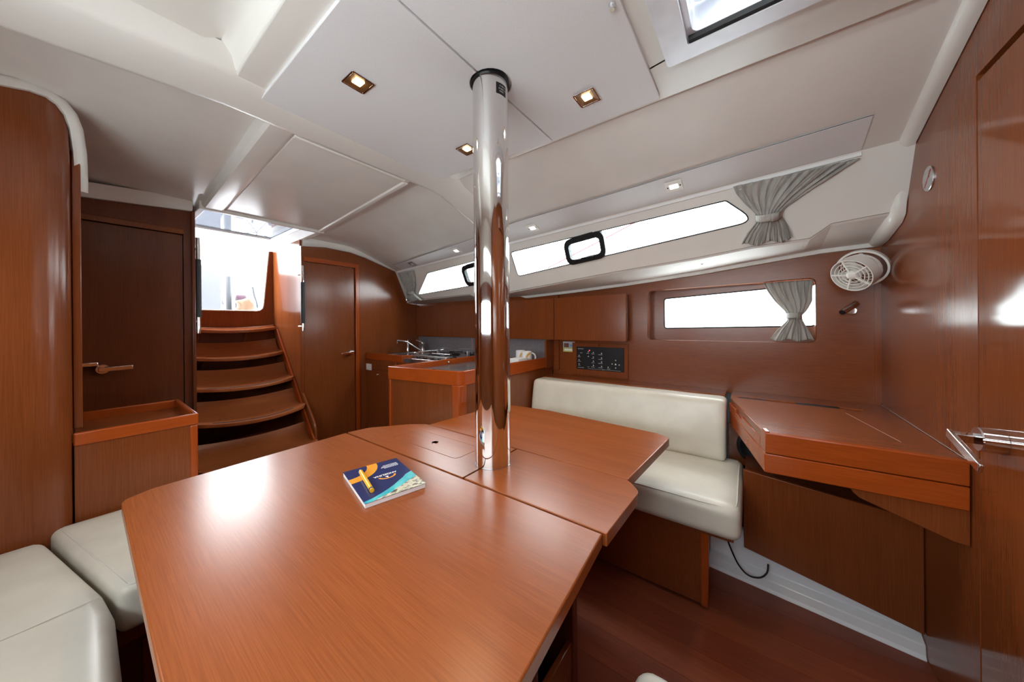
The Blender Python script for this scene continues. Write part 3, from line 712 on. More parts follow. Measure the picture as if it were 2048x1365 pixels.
obj('cover', MB().cushion(0.0, 0.63, 1.338, 1.945, 0.337, 0.462, 0.022, 0.006, 22, fnB), 'cream_leather', cbn, smooth=70)
pp = [(0.078, 1.352, 0.461), (0.35, 1.350, 0.462), (0.60, 1.350, 0.461)]
obj('piping', MB().tube([(-0.045, 1.925, 0.459), (0.01, 1.66, 0.461), (0.072, 1.356, 0.460), (0.080, 1.351, 0.460), (0.35, 1.349, 0.461), (0.60, 1.349, 0.460)], 0.0028, 8), 'cream_leather_fine', cbn, smooth=60)

# ---- saloon table
tb = thing('saloon_table', 'large glossy wooden saloon table with leaves around the mast', 'table', (0.75, 0.8, 0))
L1p = round_poly([(0.058, 0.22), (0.672, 0.262), (0.672, 1.383), (0.12, 1.362), (0.062, 1.33)], [0.05, 0.004, 0.004, 0.05, 0.03])
lf1 = obj('leaf', MB().prism(L1p, 0.670, 0.700), 'table_wood', tb, bevel=0.0035, label='large near leaf')
mb = MB()
C1 = round_poly([(0.678, 0.693), (0.945, 0.693), (0.945, 1.20), (0.90, 1.262), (0.765, 1.366), (0.678, 1.383)], [0.002, 0.002, 0.03, 0.05, 0.06, 0.004])
lidh = rr(0.756, 0.880, 0.802, 1.175, 0.02)
obj('centre_board', MB().plate(C1, [lidh], lambda u, v, d: (u, v, 0.700-d), 0.030), 'table_wood', tb, bevel=0.0025)
ld = obj('lid', MB().plate(rr(0.7575, 0.8785, 0.8035, 1.1735, 0.019), [circ(0.816, 0.982, 0.0105, 20)], lambda u, v, d: (u, v, 0.7005-d), 0.02), 'table_wood', tb, bevel=0.0015)
obj('finger_ring', MB().ring((0.816, 0.982, 0.7005), (0, 0, 1), 0.0085, 0.0125, -0.01, 0.0016, 28), 'chrome', ld, smooth=40)
obj('bottle_box', MB().box(0.74, 0.89, 0.78, 1.19, 0.60, 0.672), 'black_gap', tb)
C2 = round_poly([(0.678, 0.254), (0.900, 0.246), (0.948, 0.29), (0.948, 0.687), (0.678, 0.687)], [0.004, 0.045, 0.04, 0.002, 0.002])
obj('centre_board', MB().prism(C2, 0.670, 0.700), 'table_wood', tb, bevel=0.0035)
L2p = round_poly([(0.954, 0.292), (1.40, 0.262), (1.425, 0.32), (1.475, 0.86), (1.452, 1.10), (1.24, 1.162), (0.954, 1.190)], [0.006, 0.035, 0.03, 0.15, 0.06, 0.1, 0.006])
obj('leaf', MB().prism(L2p, 0.668, 0.6985), 'table_wood', tb, bevel=0.0035, label='outer leaf beside the white settee')
pd = obj('pedestal', MB().box(0.50, 0.53, 0.44, 1.20, 0, 0.668).box(0.888, 0.918, 0.44, 1.20, 0, 0.668).box(0.53, 0.888, 1.17, 1.20, 0, 0.668), 'shaded_wall_wood', tb, bevel=0.003)
obj('divider', MB().box(0.690, 0.712, 0.455, 1.17, 0.0, 0.668), 'shaded_wall_wood', pd)
obj('front_board', MB().box(0.712, 0.888, 0.445, 0.462, 0.0, 0.185), 'wall_wood', pd, bevel=0.002)
obj('shelf', MB().box(0.53, 0.690, 0.47, 1.17, 0.10, 0.115), 'shaded_wall_wood', pd)

# ---- mast
ms = thing('mast', 'polished steel mast pillar through the table', 'mast', (0.812, 0.686, 0.70))
obj('tube', MB().lathe((0.812, 0.686, 0.70), (0, 0, 1), [(0.0578, 0.0), (0.0578, 0.4), (0.0578, 0.8), (0.0578, 1.262)], 72), 'polished_steel', ms, smooth=40)
obj('gap_ring', MB().ring((0.812, 0.686, 1.945), (0, 0, 1), 0.057, 0.0625, -0.003, 0.02, 48), 'black_plastic', ms, smooth=40)  # black ring standing in for the dark open gap round the mast
obj('foot_ring', MB().ring((0.812, 0.686, 0.70), (0, 0, 1), 0.0575, 0.0584, 0.0, 0.0015, 48), 'satin_steel', ms, smooth=40)
def on_mast(a, z, d=0.0): return Vector((0.812+(0.0578+d)*cos(a), 0.686+(0.0578+d)*sin(a), z))
acam = atan2(-0.686, -0.812)
a0 = acam+0.33; a1 = acam+1.0
mb = MB(); mb.grid([[on_mast(lerp(a0, a1, i/8), z, 0.0006) for i in range(9)] for z in (1.880, 1.915)])
pl = obj('maker_plate', mb, 'black_plastic', ms, smooth=40)
mb = MB()
for (z, c0, c1) in ((1.906, 0.30, 0.92), (1.897, 0.22, 0.95), (1.889, 0.30, 0.7)):
    n = int((c1-c0)*22)
    for i in range(n):
        if random.random() < 0.2: continue
        b0 = lerp(a0, a1, c0+(c1-c0)*i/n); b1 = b0+(a1-a0)*0.028
        mb.grid([[on_mast(b0, zz, 0.0011), on_mast(b1, zz, 0.0011)] for zz in (z-0.0022, z+0.0022)])
obj('print', mb, 'print_grey', pl)

# ---- port settee
se = thing('nav_settee', 'cream leather settee with wooden base beyond the table', 'settee', (1.7, 0.7, 0))
base = [(1.478, 0.150), (1.478, 1.24), (2.06, 1.24), (2.06, 0.16)]
obj('base', MB().add([(1.492, 0.165, 0.02), (1.492, 1.24, 0.02), (1.55, 1.24, 0.02), (1.55, 0.165, 0.02), (1.470, 0.165, 0.34), (1.470, 1.24, 0.34), (1.55, 1.24, 0.34), (1.55, 0.165, 0.34)],
    [(0, 3, 2, 1), (4, 5, 6, 7), (0, 1, 5, 4), (1, 2, 6, 5), (2, 3, 7, 6), (3, 0, 4, 7)]), 'wall_wood', se)
obj('corner_post', MB().add([(1.487, 0.146, 0.012), (1.487, 0.172, 0.012), (1.52, 0.172, 0.012), (1.52, 0.146, 0.012), (1.466, 0.140, 0.34), (1.466, 0.170, 0.34), (1.50, 0.170, 0.34), (1.50, 0.140, 0.34)],
    [(0, 3, 2, 1), (4, 5, 6, 7), (0, 1, 5, 4), (1, 2, 6, 5), (2, 3, 7, 6), (3, 0, 4, 7)]), 'trim_wood_z', se, bevel=0.006, seg=3)
obj('end_panel', MB().box(1.55, 1.80, 0.20, 0.215, 0.20, 0.34), 'shaded_wall_wood', se)
obj('seat_board', MB().box(1.46, 2.06, 0.06, 1.24, 0.325, 0.342), 'wall_wood', se)
def fnS(w):
    t = (w.y-0.035)/(1.235-0.035)
    return Vector((w.x+0.02*(w.x < 1.5)*0, w.y, w.z-(0.012*(1-t) if w.z > 0.4 else 0)*0))
obj('seat_cushion', MB().cushion(1.415, 1.97, 0.035, 1.238, 0.343, 0.472, 0.036, 0.006, 22, fnS), 'cream_leather', se, smooth=70, label='cream leather seat cushion')
yy = [0.07+i*1.12/12 for i in range(13)]
obj('piping', MB().tube([(1.90, 0.052, 0.467), (1.70, 0.051, 0.468), (1.50, 0.049, 0.466), (1.455, 0.052, 0.464), (1.433, 0.070, 0.463)]+[(1.428, y, 0.464) for y in yy[1:]], 0.003, 8), 'cream_leather_fine', se, smooth=60)
def fnR(w):
    t = (w.z-0.47)/0.30
    return Vector((w.x+0.045*t-0.010*sin(pi*max(0, min(1, t)))*(1 if w.x < 1.95 else 0)+0.004*sin(w.y*17+w.z*9), w.y, w.z))
obj('backrest', MB().cushion(1.862, 1.995, 0.104, 1.242, 0.468, 0.768, 0.028, 0.0, 26, fnR), 'cream_leather', se, smooth=70, label='cream leather backrest cushion')
obj('backboard', MB().box(2.05, 2.072, 0.115, 1.24, 0.30, 0.752), 'wall_wood_y', se)

# ---- shelf behind the backrest, up to the hull lining
sh = tag(obj('side_shelf', MB().prism([(2.045, 0.115), (2.045, 1.242), (XH(1.242)-0.001, 1.242), (XH(0.115)-0.001, 0.115)], 0.752, 0.768), 'desk_wood', bevel=0.002), 'narrow wooden shelf between settee backrest and hull', 'shelf')

# ---- white hull liner and locker under the chart table
ln = struct('baseboard_port', MB().plate([(0.0, 0.0), (0.012, 0.012), (0.016, 0.045), (0.05, 0.06), (0.062, 0.20), (0.09, 0.20), (0.09, 0.0)], [], lambda u, v, d: ((lerp(1.698, 1.768, d/0.64)+u), -0.47+d, v), 0.64), 'white_liner_low', label='white moulded hull liner along the cabin sole', bevel=0.004, seg=3)
obj('return_liner', MB().box(1.56, 1.80, 0.172, 0.20, 0.0, 0.20), 'white_liner_low', ln, bevel=0.004)
lk = thing('chart_locker', 'dark wooden locker under the chart table', 'locker', (1.9, -0.2, 0.08))
obj('front', MB().plate([(-0.468, 0.078), (0.034, 0.160), (0.034, 0.503), (-0.468, 0.466)], [], lambda u, v, d: (lerp(1.719, 1.752, (u+0.47)/0.6)+d, u, v), 0.018), 'wall_wood', lk, bevel=0.002)
obj('shelf', MB().plate([(1.738, -0.468), (1.95, -0.468), (1.95, 0.028), (1.770, 0.028)], [], lambda u, v, d: (u, v, 0.462+0.045*(v+0.468)/0.57-d), 0.012), 'shaded_wall_wood', lk)
obj('back_lining', MB().plate([(-0.468, 0.44), (0.098, 0.44), (0.098, 0.640), (-0.468, 0.640)], [], lambda u, v, d: (1.975+d, u, v), 0.01), 'shaded_wall_wood', lk)
obj('speaker', MB().lathe((1.9745, -0.02, 0.545), (-1, 0, 0), [(0.085, 0.0), (0.085, 0.02), (0.070, 0.026), (0.05, 0.012), (0.02, 0.014), (0.012, 0.018)], 40), 'black_plastic', lk, smooth=40, label='black round speaker')

# ---- chart table
ct = thing('chart_table', 'wooden chart table with lift-up lid beside the bulkhead', 'desk', (1.75, -0.2, 0.64))
lidp = round_poly([(1.418, -0.466), (XH(-0.466)-0.002, -0.466), (XH(0.092)-0.002, 0.092), (1.965, 0.092), (1.392, -0.032)], [0, 0, 0, 0.004, 0.006])
inner_top = [(1.436, -0.466), (XH(-0.466)-0.004, -0.466), (XH(0.09)-0.004, 0.090), (1.967, 0.088), (1.415, -0.030)]
slot = [(1.982, -0.380), (2.014, -0.380), (2.024, 0.065), (1.992, 0.065)]
obj('body', MB().prism(lidp, 0.642, 0.706), 'trim_wood_y', ct, bevel=0.003)
obj('lid', MB().plate(inner_top, [slot], lambda u, v, d: (u, v, 0.772-d), 0.058), 'desk_wood', ct, bevel=0.002)
fd = obj('front_fiddle', MB().plate([(-0.466, 0.7085), (-0.034, 0.7085), (-0.034, 0.778), (-0.42, 0.776), (-0.466, 0.775)], [], lambda u, v, d: (lerp(1.418, 1.392, (u+0.466)/0.434)-0.001+d, u, v), 0.022), 'trim_wood_y', ct, bevel=0.003)
# raised corner cheek and side edge with pull slot
e0 = Vector((1.394, -0.036, 0)); e1 = Vector((1.968, 0.094, 0)); ed = (e1-e0).normalized(); en = Vector((-ed.y, ed.x, 0))
def side(u, z, d): p = e0+ed*u+en*(0.002-d); return (p.x, p.y, z)
obj('cheek', MB().plate([(0.0, 0.7085), (0.06, 0.7085), (0.05, 0.772), (0.035, 0.784), (0.0, 0.782)], [], lambda u, v, d: side(u, v, d), 0.014), 'trim_wood_y', ct, bevel=0.002)
obj('side_edge', MB().plate([(0.06, 0.7085), (0.586, 0.7085), (0.586, 0.748), (0.44, 0.748), (0.44, 0.730), (0.33, 0.730), (0.33, 0.744), (0.06, 0.744)], [], lambda u, v, d: side(u, v, d), 0.008), 'trim_wood_y', ct, bevel=0.001)
obj('slot_floor', MB().plate(slot, [], lambda u, v, d: (u, v, 0.752-d), 0.004), 'dark_recess', ct)
mb = MB(); mb.tube([(1.68, -0.31, 0.7724), (1.44, -0.405, 0.7724)], 0.0008, 4)
obj('scratch_line', MB().tube([(1.905, -0.312, 0.7722), (1.545, -0.375, 0.7722)], 0.00025, 5), 'print_grey', ct)
obj('sealant', MB().tube([(1.45, -0.4685, 0.7735), (2.16, -0.4685, 0.7735)], 0.0007, 6), 'print_grey', ct)
obj('gusset', MB().plate(round_poly([(-0.468, 0.642), (-0.468, 0.545), (-0.440, 0.548), (-0.262, 0.612), (-0.248, 0.625), (-0.240, 0.642)], [0, 0, 0.02, 0.01, 0.01, 0]), [], lambda u, v, d: (1.425+d, u, v), 0.018), 'wall_wood', ct, bevel=0.002)
pn = tag(obj('pen_case', MB().obox((2.002, -0.235, 0.764), (0.02, 1, 0), (1, -0.02, 0), (0, 0, 1), 0.072, 0.011, 0.011), 'black_plastic', bevel=0.004, seg=3), 'flat black case lying in the chart table slot', 'case')
p2_ = tag(obj('ruler', MB().obox((2.007, 0.0, 0.762), (0.02, 1, 0), (1, -0.02, 0), (0, 0, 1), 0.055, 0.008, 0.010), 'black_plastic', bevel=0.001), 'thin dark ruler at the aft end of the chart table slot', 'ruler')

# ---- galley: peninsula, hull-side counter
pe = thing('galley_peninsula', 'wooden galley peninsula with red-brown fiddles around a grey worktop', 'cabinet', (1.6, 1.55, 0))
pp_ = [(1.235, 1.250), (2.215, 1.250), (2.215, 1.80), (1.145, 1.80)]
def inset(poly, d):
    c = [sum(p[0] for p in poly)/4, sum(p[1] for p in poly)/4]
    return [(p[0]+(d if p[0] < c[0] else -d), p[1]+(d if p[1] < c[1] else -d)) for p in poly]
bodyp = round_poly([(1.225, 1.258), (2.215, 1.258), (2.215, 1.80), (1.150, 1.80)], [0.03, 0, 0, 0])
obj('body', MB().prism(bodyp, 0.0, 0.822), 'wall_wood', pe)
obj('corner_post', MB().prism(round_poly([(1.208, 1.252), (1.262, 1.252), (1.262, 1.285), (1.200, 1.305)], [0.014, 0, 0, 0.004]), 0.0, 0.824), 'trim_wood_z', pe, bevel=0.002)
obj('edge_post', MB().box(1.140, 1.156, 1.785, 1.803, 0.0, 0.824), 'trim_wood_z', pe, bevel=0.002)
obj('worktop', MB().prism(bodyp, 0.822, 0.862), 'grey_worktop', pe)
def fiddle(pts, parent, z0, z1, th, mt='trim_wood', bev=0.004):
    mb = MB(); mb.sweep([(p[0], p[1], z0) for p in pts], [(0, -th/2), (0, th/2), (z1-z0, th/2), (z1-z0, -th/2)], flat=(0, 0, 1))
    return obj('fiddle', mb, mt, parent, bevel=bev, seg=2)
c_ = round_poly([(1.145, 1.806), (1.226, 1.262), (2.212, 1.258)], [0, 0.035, 0], 8)
fiddle(c_, pe, 0.822, 0.902, 0.020)
fiddle([(1.150, 1.806), (2.212, 1.806)], pe, 0.822, 0.9005, 0.018)
kn = obj('lid_knob', MB().lathe((1.62, 1.796, 0.878), (0, -1, 0), [(0.006, 0), (0.006, 0.008), (0.004, 0.011)], 16), 'chrome', pe, smooth=40)
obj('fridge_lid', MB().prism(rr(1.40, 1.80, 1.36, 1.72, 0.02), 0.8618, 0.866), 'grey_worktop', pe, bevel=0.001)

gc = thing('galley_counter', 'wooden galley counter along the hull with red-brown fiddle', 'cabinet', (1.9, 2.4, 0))
obj('body', MB().box(1.606, 2.215, 2.285, 2.897, 0.0, 0.846), 'wall_wood', gc)
obj('drawer_front', MB().box(1.598, 1.607, 2.42, 2.885, 0.757, 0.838), 'wall_wood', gc, bevel=0.002)
dd = obj('cabinet_door', MB().box(1.598, 1.607, 2.42, 2.885, 0.10, 0.750), 'wall_wood', gc, bevel=0.002)
obj('knob', MB().lathe((1.598, 2.69, 0.711), (-1, 0, 0), [(0.008, 0), (0.006, 0.006), (0.010, 0.012), (0.008, 0.018)], 20), 'chrome', dd, smooth=40)
obj('outlet', MB().box(1.592, 1.599, 2.80, 2.885, 0.742, 0.80), 'white_plastic', gc, bevel=0.002, label='white socket plate')
obj('worktop', MB().box(1.606, 2.215, 2.285, 2.897, 0.846, 0.872), 'grey_worktop', gc)
fiddle([(1.606, 2.896), (1.606, 2.33)], gc, 0.840, 0.902, 0.018, 'trim_wood_y')
fiddle([(1.606, 2.335), (1.66, 2.300), (1.72, 2.298)], gc, 0.840, 0.902, 0.018, 'trim_wood')
obj('sink_rim', MB().plate(rr(1.72, 2.08, 2.46, 2.80, 0.05), [rr(1.74, 2.06, 2.48, 2.78, 0.04)], lambda u, v, d: (u, v, 0.878-d), 0.008), 'satin_steel', gc)
bk = struct('trim_7', MB().box(2.196, 2.215, 1.262, 2.898, 0.872, 1.032), 'backsplash', label='grey laminate splashback behind the galley', bevel=0.001)
obj('seam_strip', MB().box(2.193, 2.197, 2.10, 2.106, 0.872, 1.03), 'satin_steel', bk)
obj('end_panel', MB().box(2.10, 2.212, 1.243, 1.258, 0.82, 1.03), 'wall_wood', bk)

# overhead lockers
def oh(name, label, y0, y1, xa, xb):
    L_ = thing(name, label, 'locker', (2.15, (y0+y1)/2, 1.034), 'overhead galley lockers')
    zt0 = interp(LZ, y0)-0.010; zt1 = interp(LZ, y1)-0.010
    def P(y, t): return lerp(xa, xb, (y-y0)/(y1-y0))
    for nm, dx0, dx1, mt, g in (('door', 0.0, 0.018, 'wall_wood', 0.0015), ('carcass', 0.0185, None, 'shaded_wall_wood', 0.003)):
        mb = MB(); vs_ = []
        for (y, zt) in ((y0+g, zt0), (y1-g, zt1)):
            xf = P(y, 0)+dx0; xr = (P(y, 0)+dx1) if dx1 else XH(y)-0.022
            z0 = 1.034 if dx1 else 1.040; zz = min(zt, 1.348) if dx1 else min(zt, 1.348)-0.004
            vs_.append([(xf, y, z0), (xr, y, z0), (xr, y, zz), (xf, y, zz)])
        mb.grid(vs_, close_v=True); mb.f.append((0, 1, 2, 3)); mb.f.append((4, 5, 6, 7))
        obj(nm, mb, mt, L_, bevel=0.0015)
oh('galley_locker', 'wooden overhead locker nearest the chart table', 0.658, 1.196, 2.130, 2.135)
oh('galley_locker', 'middle wooden overhead locker behind the mast', 1.198, 2.02, 2.135, 2.15)
oh('galley_locker', 'aftmost wooden overhead locker beside the cabin door bulkhead', 2.022, 2.896, 2.15, 2.165)

# ================================================================== FITTINGS
# ---- deck hatch
hc = thing('deck_hatch', 'aluminium framed deck hatch in the ceiling', 'hatch', (0.81, -0.08, 1.94))
ho = rr(0.548, 1.072, -0.355, 0.200, 0.012); hi = rr(0.612, 1.018, -0.295, 0.138, 0.01)
obj('frame', MB().plate(ho, [hi], lambda u, v, d: (u, v, 1.928+d), 0.026), 'aluminium', hc, bevel=0.003)
obj('inner_frame', MB().plate(rr(0.606, 1.024, -0.301, 0.144, 0.012), [rr(0.626, 1.004, -0.281, 0.124, 0.02)], lambda u, v, d: (u, v, 1.945+d), 0.075), 'aluminium', hc, bevel=0.002)
obj('blind_slot', MB().box(1.0045, 1.0175, -0.293, 0.135, 1.9305, 1.944), 'black_gap', hc)
obj('moulded_rim', MB().plate(rr(0.628, 1.002, -0.279, 0.122, 0.02), [rr(0.672, 0.958, -0.235, 0.078, 0.05, 8)], lambda u, v, d: (u, v, 2.018+d), 0.02), 'milky_plastic', hc, bevel=0.006, seg=3)
obj('acrylic_pane', MB().box(0.60, 1.02, -0.31, 0.15, 2.042, 2.052), 'clear_pane', hc)
hh = obj('latch', MB().tube([(0.915, 0.055, 2.005), (0.93, 0.04, 1.998), (0.945, -0.01, 1.996), (0.955, -0.07, 2.0)], [0.010, 0.013, 0.016, 0.014], 14), 'cockpit_grey', hc, smooth=50)
obj('latch_bar', MB().tube([(0.892, 0.06, 2.0), (0.935, -0.005, 1.992)], 0.006, 12), 'chrome', hh, smooth=50)
obj('vent_seal', MB().sweep([(p[0], p[1], 2.012) for p in rr(0.70, 0.91, -0.20, 0.055, 0.045, 6)], [(0, -0.008), (0, 0.008), (0.014, 0.008), (0.014, -0.008)], closed=True, flat=(0, 0, 1)), 'cockpit_dark', hc, smooth=50)
tag(obj('hook', MB().lathe((0.79, 0.272, 1.943), (0, 0, -1), [(0.009, 0), (0.009, 0.003), (0.006, 0.007), (0.006, 0.014)], 18), 'chrome', smooth=40), 'tiny chrome button on the overhead panel near the hatch', 'knob')

# ---- recessed ceiling lights
def down(label, cx_, cy_):
    t = thing('ceiling_light', label, 'ceiling light', (cx_, cy_, 1.943), 'square recessed ceiling lights')
    h_ = 0.0375
    obj('frame', MB().plate(rr(cx_-h_, cx_+h_, cy_-h_, cy_+h_, 0.006), [rr(cx_-h_+0.005, cx_+h_-0.005, cy_-h_+0.005, cy_+h_-0.005, 0.004)], lambda u, v, d: (u, v, 1.939+d), 0.004), 'chrome', t, bevel=0.001)
    a = h_-0.005; b = 0.014
    mb = MB(); mb.grid([[(cx_+sx*q, cy_+sy*q, z) for (sx, sy) in ((-1, -1), (1, -1), (1, 1), (-1, 1))] for (q, z) in ((a, 1.9395), (b+0.004, 1.9425), (b+0.001, 1.9428))], close_v=True)
    obj('reflector', mb, 'bronze_reflector', t)
    obj('lens', MB().box(cx_-b, cx_+b, cy_-b, cy_+b, 1.9405, 1.9428), 'lamp_lens', t, bevel=0.002)
    l = bpy.data.lights.new('light_glow', 'AREA'); l.size = 0.03; l.energy = 1.2; l.color = (1, 0.80, 0.52); l.spread = radians(150)
    lo = bpy.data.objects.new('light_glow', l); COL.objects.link(lo); lo.parent = t; lo.location = (0, 0, -0.006)
down('lit square ceiling light left of the mast', 0.543, 1.016)
down('lit square ceiling light right of the mast', 1.059, 0.455)
down('lit square ceiling light partly behind the mast', 1.043, 1.02)
def sidelamp(label, y, x_, lit=True):
    z = zP(x_, y)-0.0045
    nx_ = Vector((0.3342, 0.0139, 0.9424)); ay = Vector((0.02, 1, 0)); ay = (ay-nx_*ay.dot(nx_)).normalized(); ax = ay.cross(nx_)
    c = Vector((x_, y, z))
    t = thing('side_light', label, 'ceiling light', c, 'small square lights over the windows')
    obj('frame', MB().obox(c-nx_*0.002, ax, ay, nx_, 0.032, 0.036, 0.003), 'white_plastic' if lit else 'satin_steel', t, bevel=0.001)
    obj('lens', MB().obox(c-nx_*0.0045, ax, ay, nx_, 0.014, 0.018, 0.0012), 'lamp_lens_pale' if lit else 'white_plastic', t, bevel=0.0005)
    for sg in (-1, 1): obj('slot', MB().obox(c-nx_*0.0052+ay*0.027*sg, ax, ay, nx_, 0.004, 0.003, 0.0004), 'black_gap', t)
sidelamp('small square side light beside the near curtain', 0.294, 1.701)
sidelamp('small square side light right of the mast over the window', 1.133, 1.754)
sidelamp('small square side light left of the mast', 1.892, 1.805)
sidelamp('small unlit square side light above the aft curtain', 2.525, 1.851, False)

# ---- curtain rails
for i, (ya, yb_, lab) in enumerate(((-0.338, 1.40, 'white curtain track above the long pointed window'), (1.55, 2.86, 'white curtain track above the galley window'))):
    r_ = thing('curtain_rail', lab, 'curtain rail', band(lerp(ya, yb_, .5), topz(lerp(ya, yb_, .5))-0.01), 'white curtain tracks')
    pts = [band(lerp(ya, yb_, k/12), topz(lerp(ya, yb_, k/12))-0.012, 0.004) for k in range(13)]
    obj('track', MB().sweep(pts, [(-0.007, 0), (0.007, 0), (0.007, 0.009), (-0.007, 0.009)], flat=(0, 0, 1)), 'white_paint', r_, bevel=0.001)
    pts = [p+NB*0.0012+Vector((0, 0, 0.002)) for p in pts]
    if i == 0:
        for k in range(26):
            y = 0.05-k*0.0125 if k < 24 else -0.30-(k-24)*0.02
            c = band(y, topz(y)-0.026, 0.008)
            obj('glider', MB().tube([c+Vector((0, 0.004*cos(a), 0.006*sin(a))) for a in [2*pi*j/10 for j in range(10)]], 0.0011, 5, closed=True), 'white_plastic', r_, smooth=60)

# ---- curtains
def curtain(name, label, place, prof, folds, tie, mt='grey_cloth', amp=0.010, hem=0.006, seed=1, back=True, topwave=0.0, n=90):
    """prof rows: (z, y_a, y_b, thickness); place(y,z,d) -> point"""
    rnd = random.Random(seed)
    zs = [p[0] for p in prof]; rows = []; m_ = 34
    ph = [rnd.uniform(0, 6.28) for _ in range(4)]; jig = [rnd.uniform(-0.5, 0.5) for _ in range(folds*2+2)]
    tot = zs[0]-zs[-1]
    for i in range(m_+1):
        t = i/m_; z = zs[0]-tot*t
        tab = sorted([(p[0], p) for p in prof])
        ya = interp([(q[0], q[1][1]) for q in tab], z); yb_ = interp([(q[0], q[1][2]) for q in tab], z); th = interp([(q[0], q[1][3]) for q in tab], z)
        row = []
        for j in range(n+1):
            u = j/n
            f = folds*u*2*pi
            w = sin(f+ph[0]+0.8*sin(3*u+ph[1])+0.5*sin(t*5+u*7))+0.45*sin(2.3*f+ph[2]+t*3)
            e = jig[int(u*folds*2)]*0.4
            d = 0.012+th*(1-(2*u-1)**2)*0.8+amp*(w*0.6+e*0.3)*(0.35+0.65*abs(t-0.5)*2)
            zz = z+topwave*sin(u*9+ph[3])*(1-t)*(1-t)+(hem*sin(u*13+ph[1])*t*t)
            row.append(tuple(place(lerp(ya, yb_, u)+0.003*sin(w+t*8), zz, d)))
        rows.append(row)
    c0 = place((prof[0][1]+prof[0][2])/2, prof[0][0], 0)
    T_ = thing(name, label, 'curtain', c0, 'grey tied-back curtains')
    obj('fabric', MB().grid(rows), mt, T_, smooth=70, solid=0.002)
    zt, y0, y1, th = tie
    hw = 0.014
    pts = []
    for j in range(17):
        a = pi*j/16; u = (1-cos(a))/2
        pts.append((lerp(y0, y1, u), 0.010+(th+0.016)*sin(a)))
    mb = MB(); mb.grid([[tuple(place(p[0], zt+dz+0.003*(p[0]-y0)/(y1-y0), p[1]+0.002*(1-abs(dz)/hw))) for p in pts] for dz in (-hw, -hw*0.5, 0, hw*0.5, hw)])
    tb_ = obj('tie_band', mb, 'grey_cloth', T_, smooth=60, solid=0.002)
    mb = MB(); mb.grid([[tuple(place(p[0], zt+dz, p[1]+0.004)) for p in pts[9:14]] for dz in (-hw*1.05, 0, hw*1.05)])
    obj('tie_flap', mb, 'grey_cloth', tb_, smooth=60, solid=0.002)
    return T_, rows
pb_ = lambda y, z, d: band(y, z, d)
T_, _ = curtain('curtain', 'grey tied curtain beside the pointed end of the long window', pb_,
    [(1.778, 0.060, -0.335, 0.010), (1.745, 0.048, -0.275, 0.014), (1.70, 0.020, -0.190, 0.018), (1.655, -0.012, -0.118, 0.024), (1.632, -0.022, -0.106, 0.026), (1.612, -0.018, -0.112, 0.026), (1.575, 0.010, -0.135, 0.024), (1.528, 0.034, -0.152, 0.020)],
    9, (1.633, -0.018, -0.110, 0.034), seed=4, amp=0.011, hem=0.007)
pr_ = lambda y, z, d: Vector((XH(y)+0.045-d, y, z))
T_, _ = curtain('curtain', 'grey tied curtain in the recessed hull window', pr_,
    [(1.366, -0.050, -0.253, 0.006), (1.32, -0.072, -0.250, 0.010), (1.26, -0.105, -0.245, 0.014), (1.21, -0.140, -0.222, 0.018), (1.185, -0.148, -0.205, 0.020), (1.16, -0.148, -0.208, 0.020), (1.11, -0.112, -0.235, 0.018), (1.058, -0.082, -0.252, 0.016)],
    6, (1.185, -0.146, -0.207, 0.026), seed=9, amp=0.010)
T_, _ = curtain('curtain', 'small grey tied curtain at the aft end of the galley window', pb_,
    [(1.682, 2.850, 2.585, 0.008), (1.62, 2.845, 2.600, 0.012), (1.55, 2.835, 2.640, 0.016), (1.505, 2.815, 2.690, 0.02), (1.485, 2.81, 2.70, 0.02), (1.46, 2.82, 2.68, 0.02), (1.415, 2.86, 2.60, 0.018)],
    5, (1.488, 2.815, 2.695, 0.026), seed=12, amp=0.030)
bpy.context.view_layer.update()

# ---- opening ports in the long windows
def port(label, yc, w, zc_, h_, sl):
    t = thing('opening_port', label, 'porthole', band(yc, zc_), 'black framed opening ports')
    def pl_(u, v, d): return tuple(band(yc-u, zc_+v+sl*u, 0.016-d))
    obj('frame', MB().plate(rr(-w/2, w/2, -h_/2, h_/2, 0.045, 8), [rr(-w/2+0.031, w/2-0.031, -h_/2+0.029, h_/2-0.031, 0.022, 8)], pl_, 0.034), 'black_plastic', t, bevel=0.006, seg=3)
    obj('pane', MB().plate(rr(-w/2+0.022, w/2-0.022, -h_/2+0.022, h_/2-0.024, 0.024, 6), [], lambda u, v, d: tuple(band(yc-u, zc_+v+sl*u, -0.002-d)), 0.005), 'clear_pane', t)
    for u in (-w*0.24, w*0.20):
        k = obj('latch', MB().tube([band(yc-u, zc_-h_/2+0.014+sl*u, 0.018), band(yc-u, zc_-h_/2+0.030+sl*u, 0.026)], 0.008, 12), 'black_plastic', t, smooth=50)
        q = band(yc-u, zc_-h_/2+0.030+sl*u, 0.024)
        obj('latch_lever', MB().obox(q+Vector((0, -0.018 if u < 0 else 0.018, 0.0)), (0, 1, -sl), (0, sl, 1), NB, 0.018, 0.003, 0.003), 'satin_steel', k)
    obj('hinge', MB().plate(rr(-w*0.25, w*0.25, h_/2-0.024, h_/2+0.004, 0.004), [], lambda u, v, d: tuple(band(yc-u, zc_+v+sl*u, 0.021-d)), 0.02), 'black_plastic', t, bevel=0.002)
port('black framed opening port in the long pointed window', 0.832, 0.270, 1.624, 0.150, 0.075)
port('black framed opening port half hidden behind the mast', 1.80, 0.30, 1.572, 0.160, 0.06)

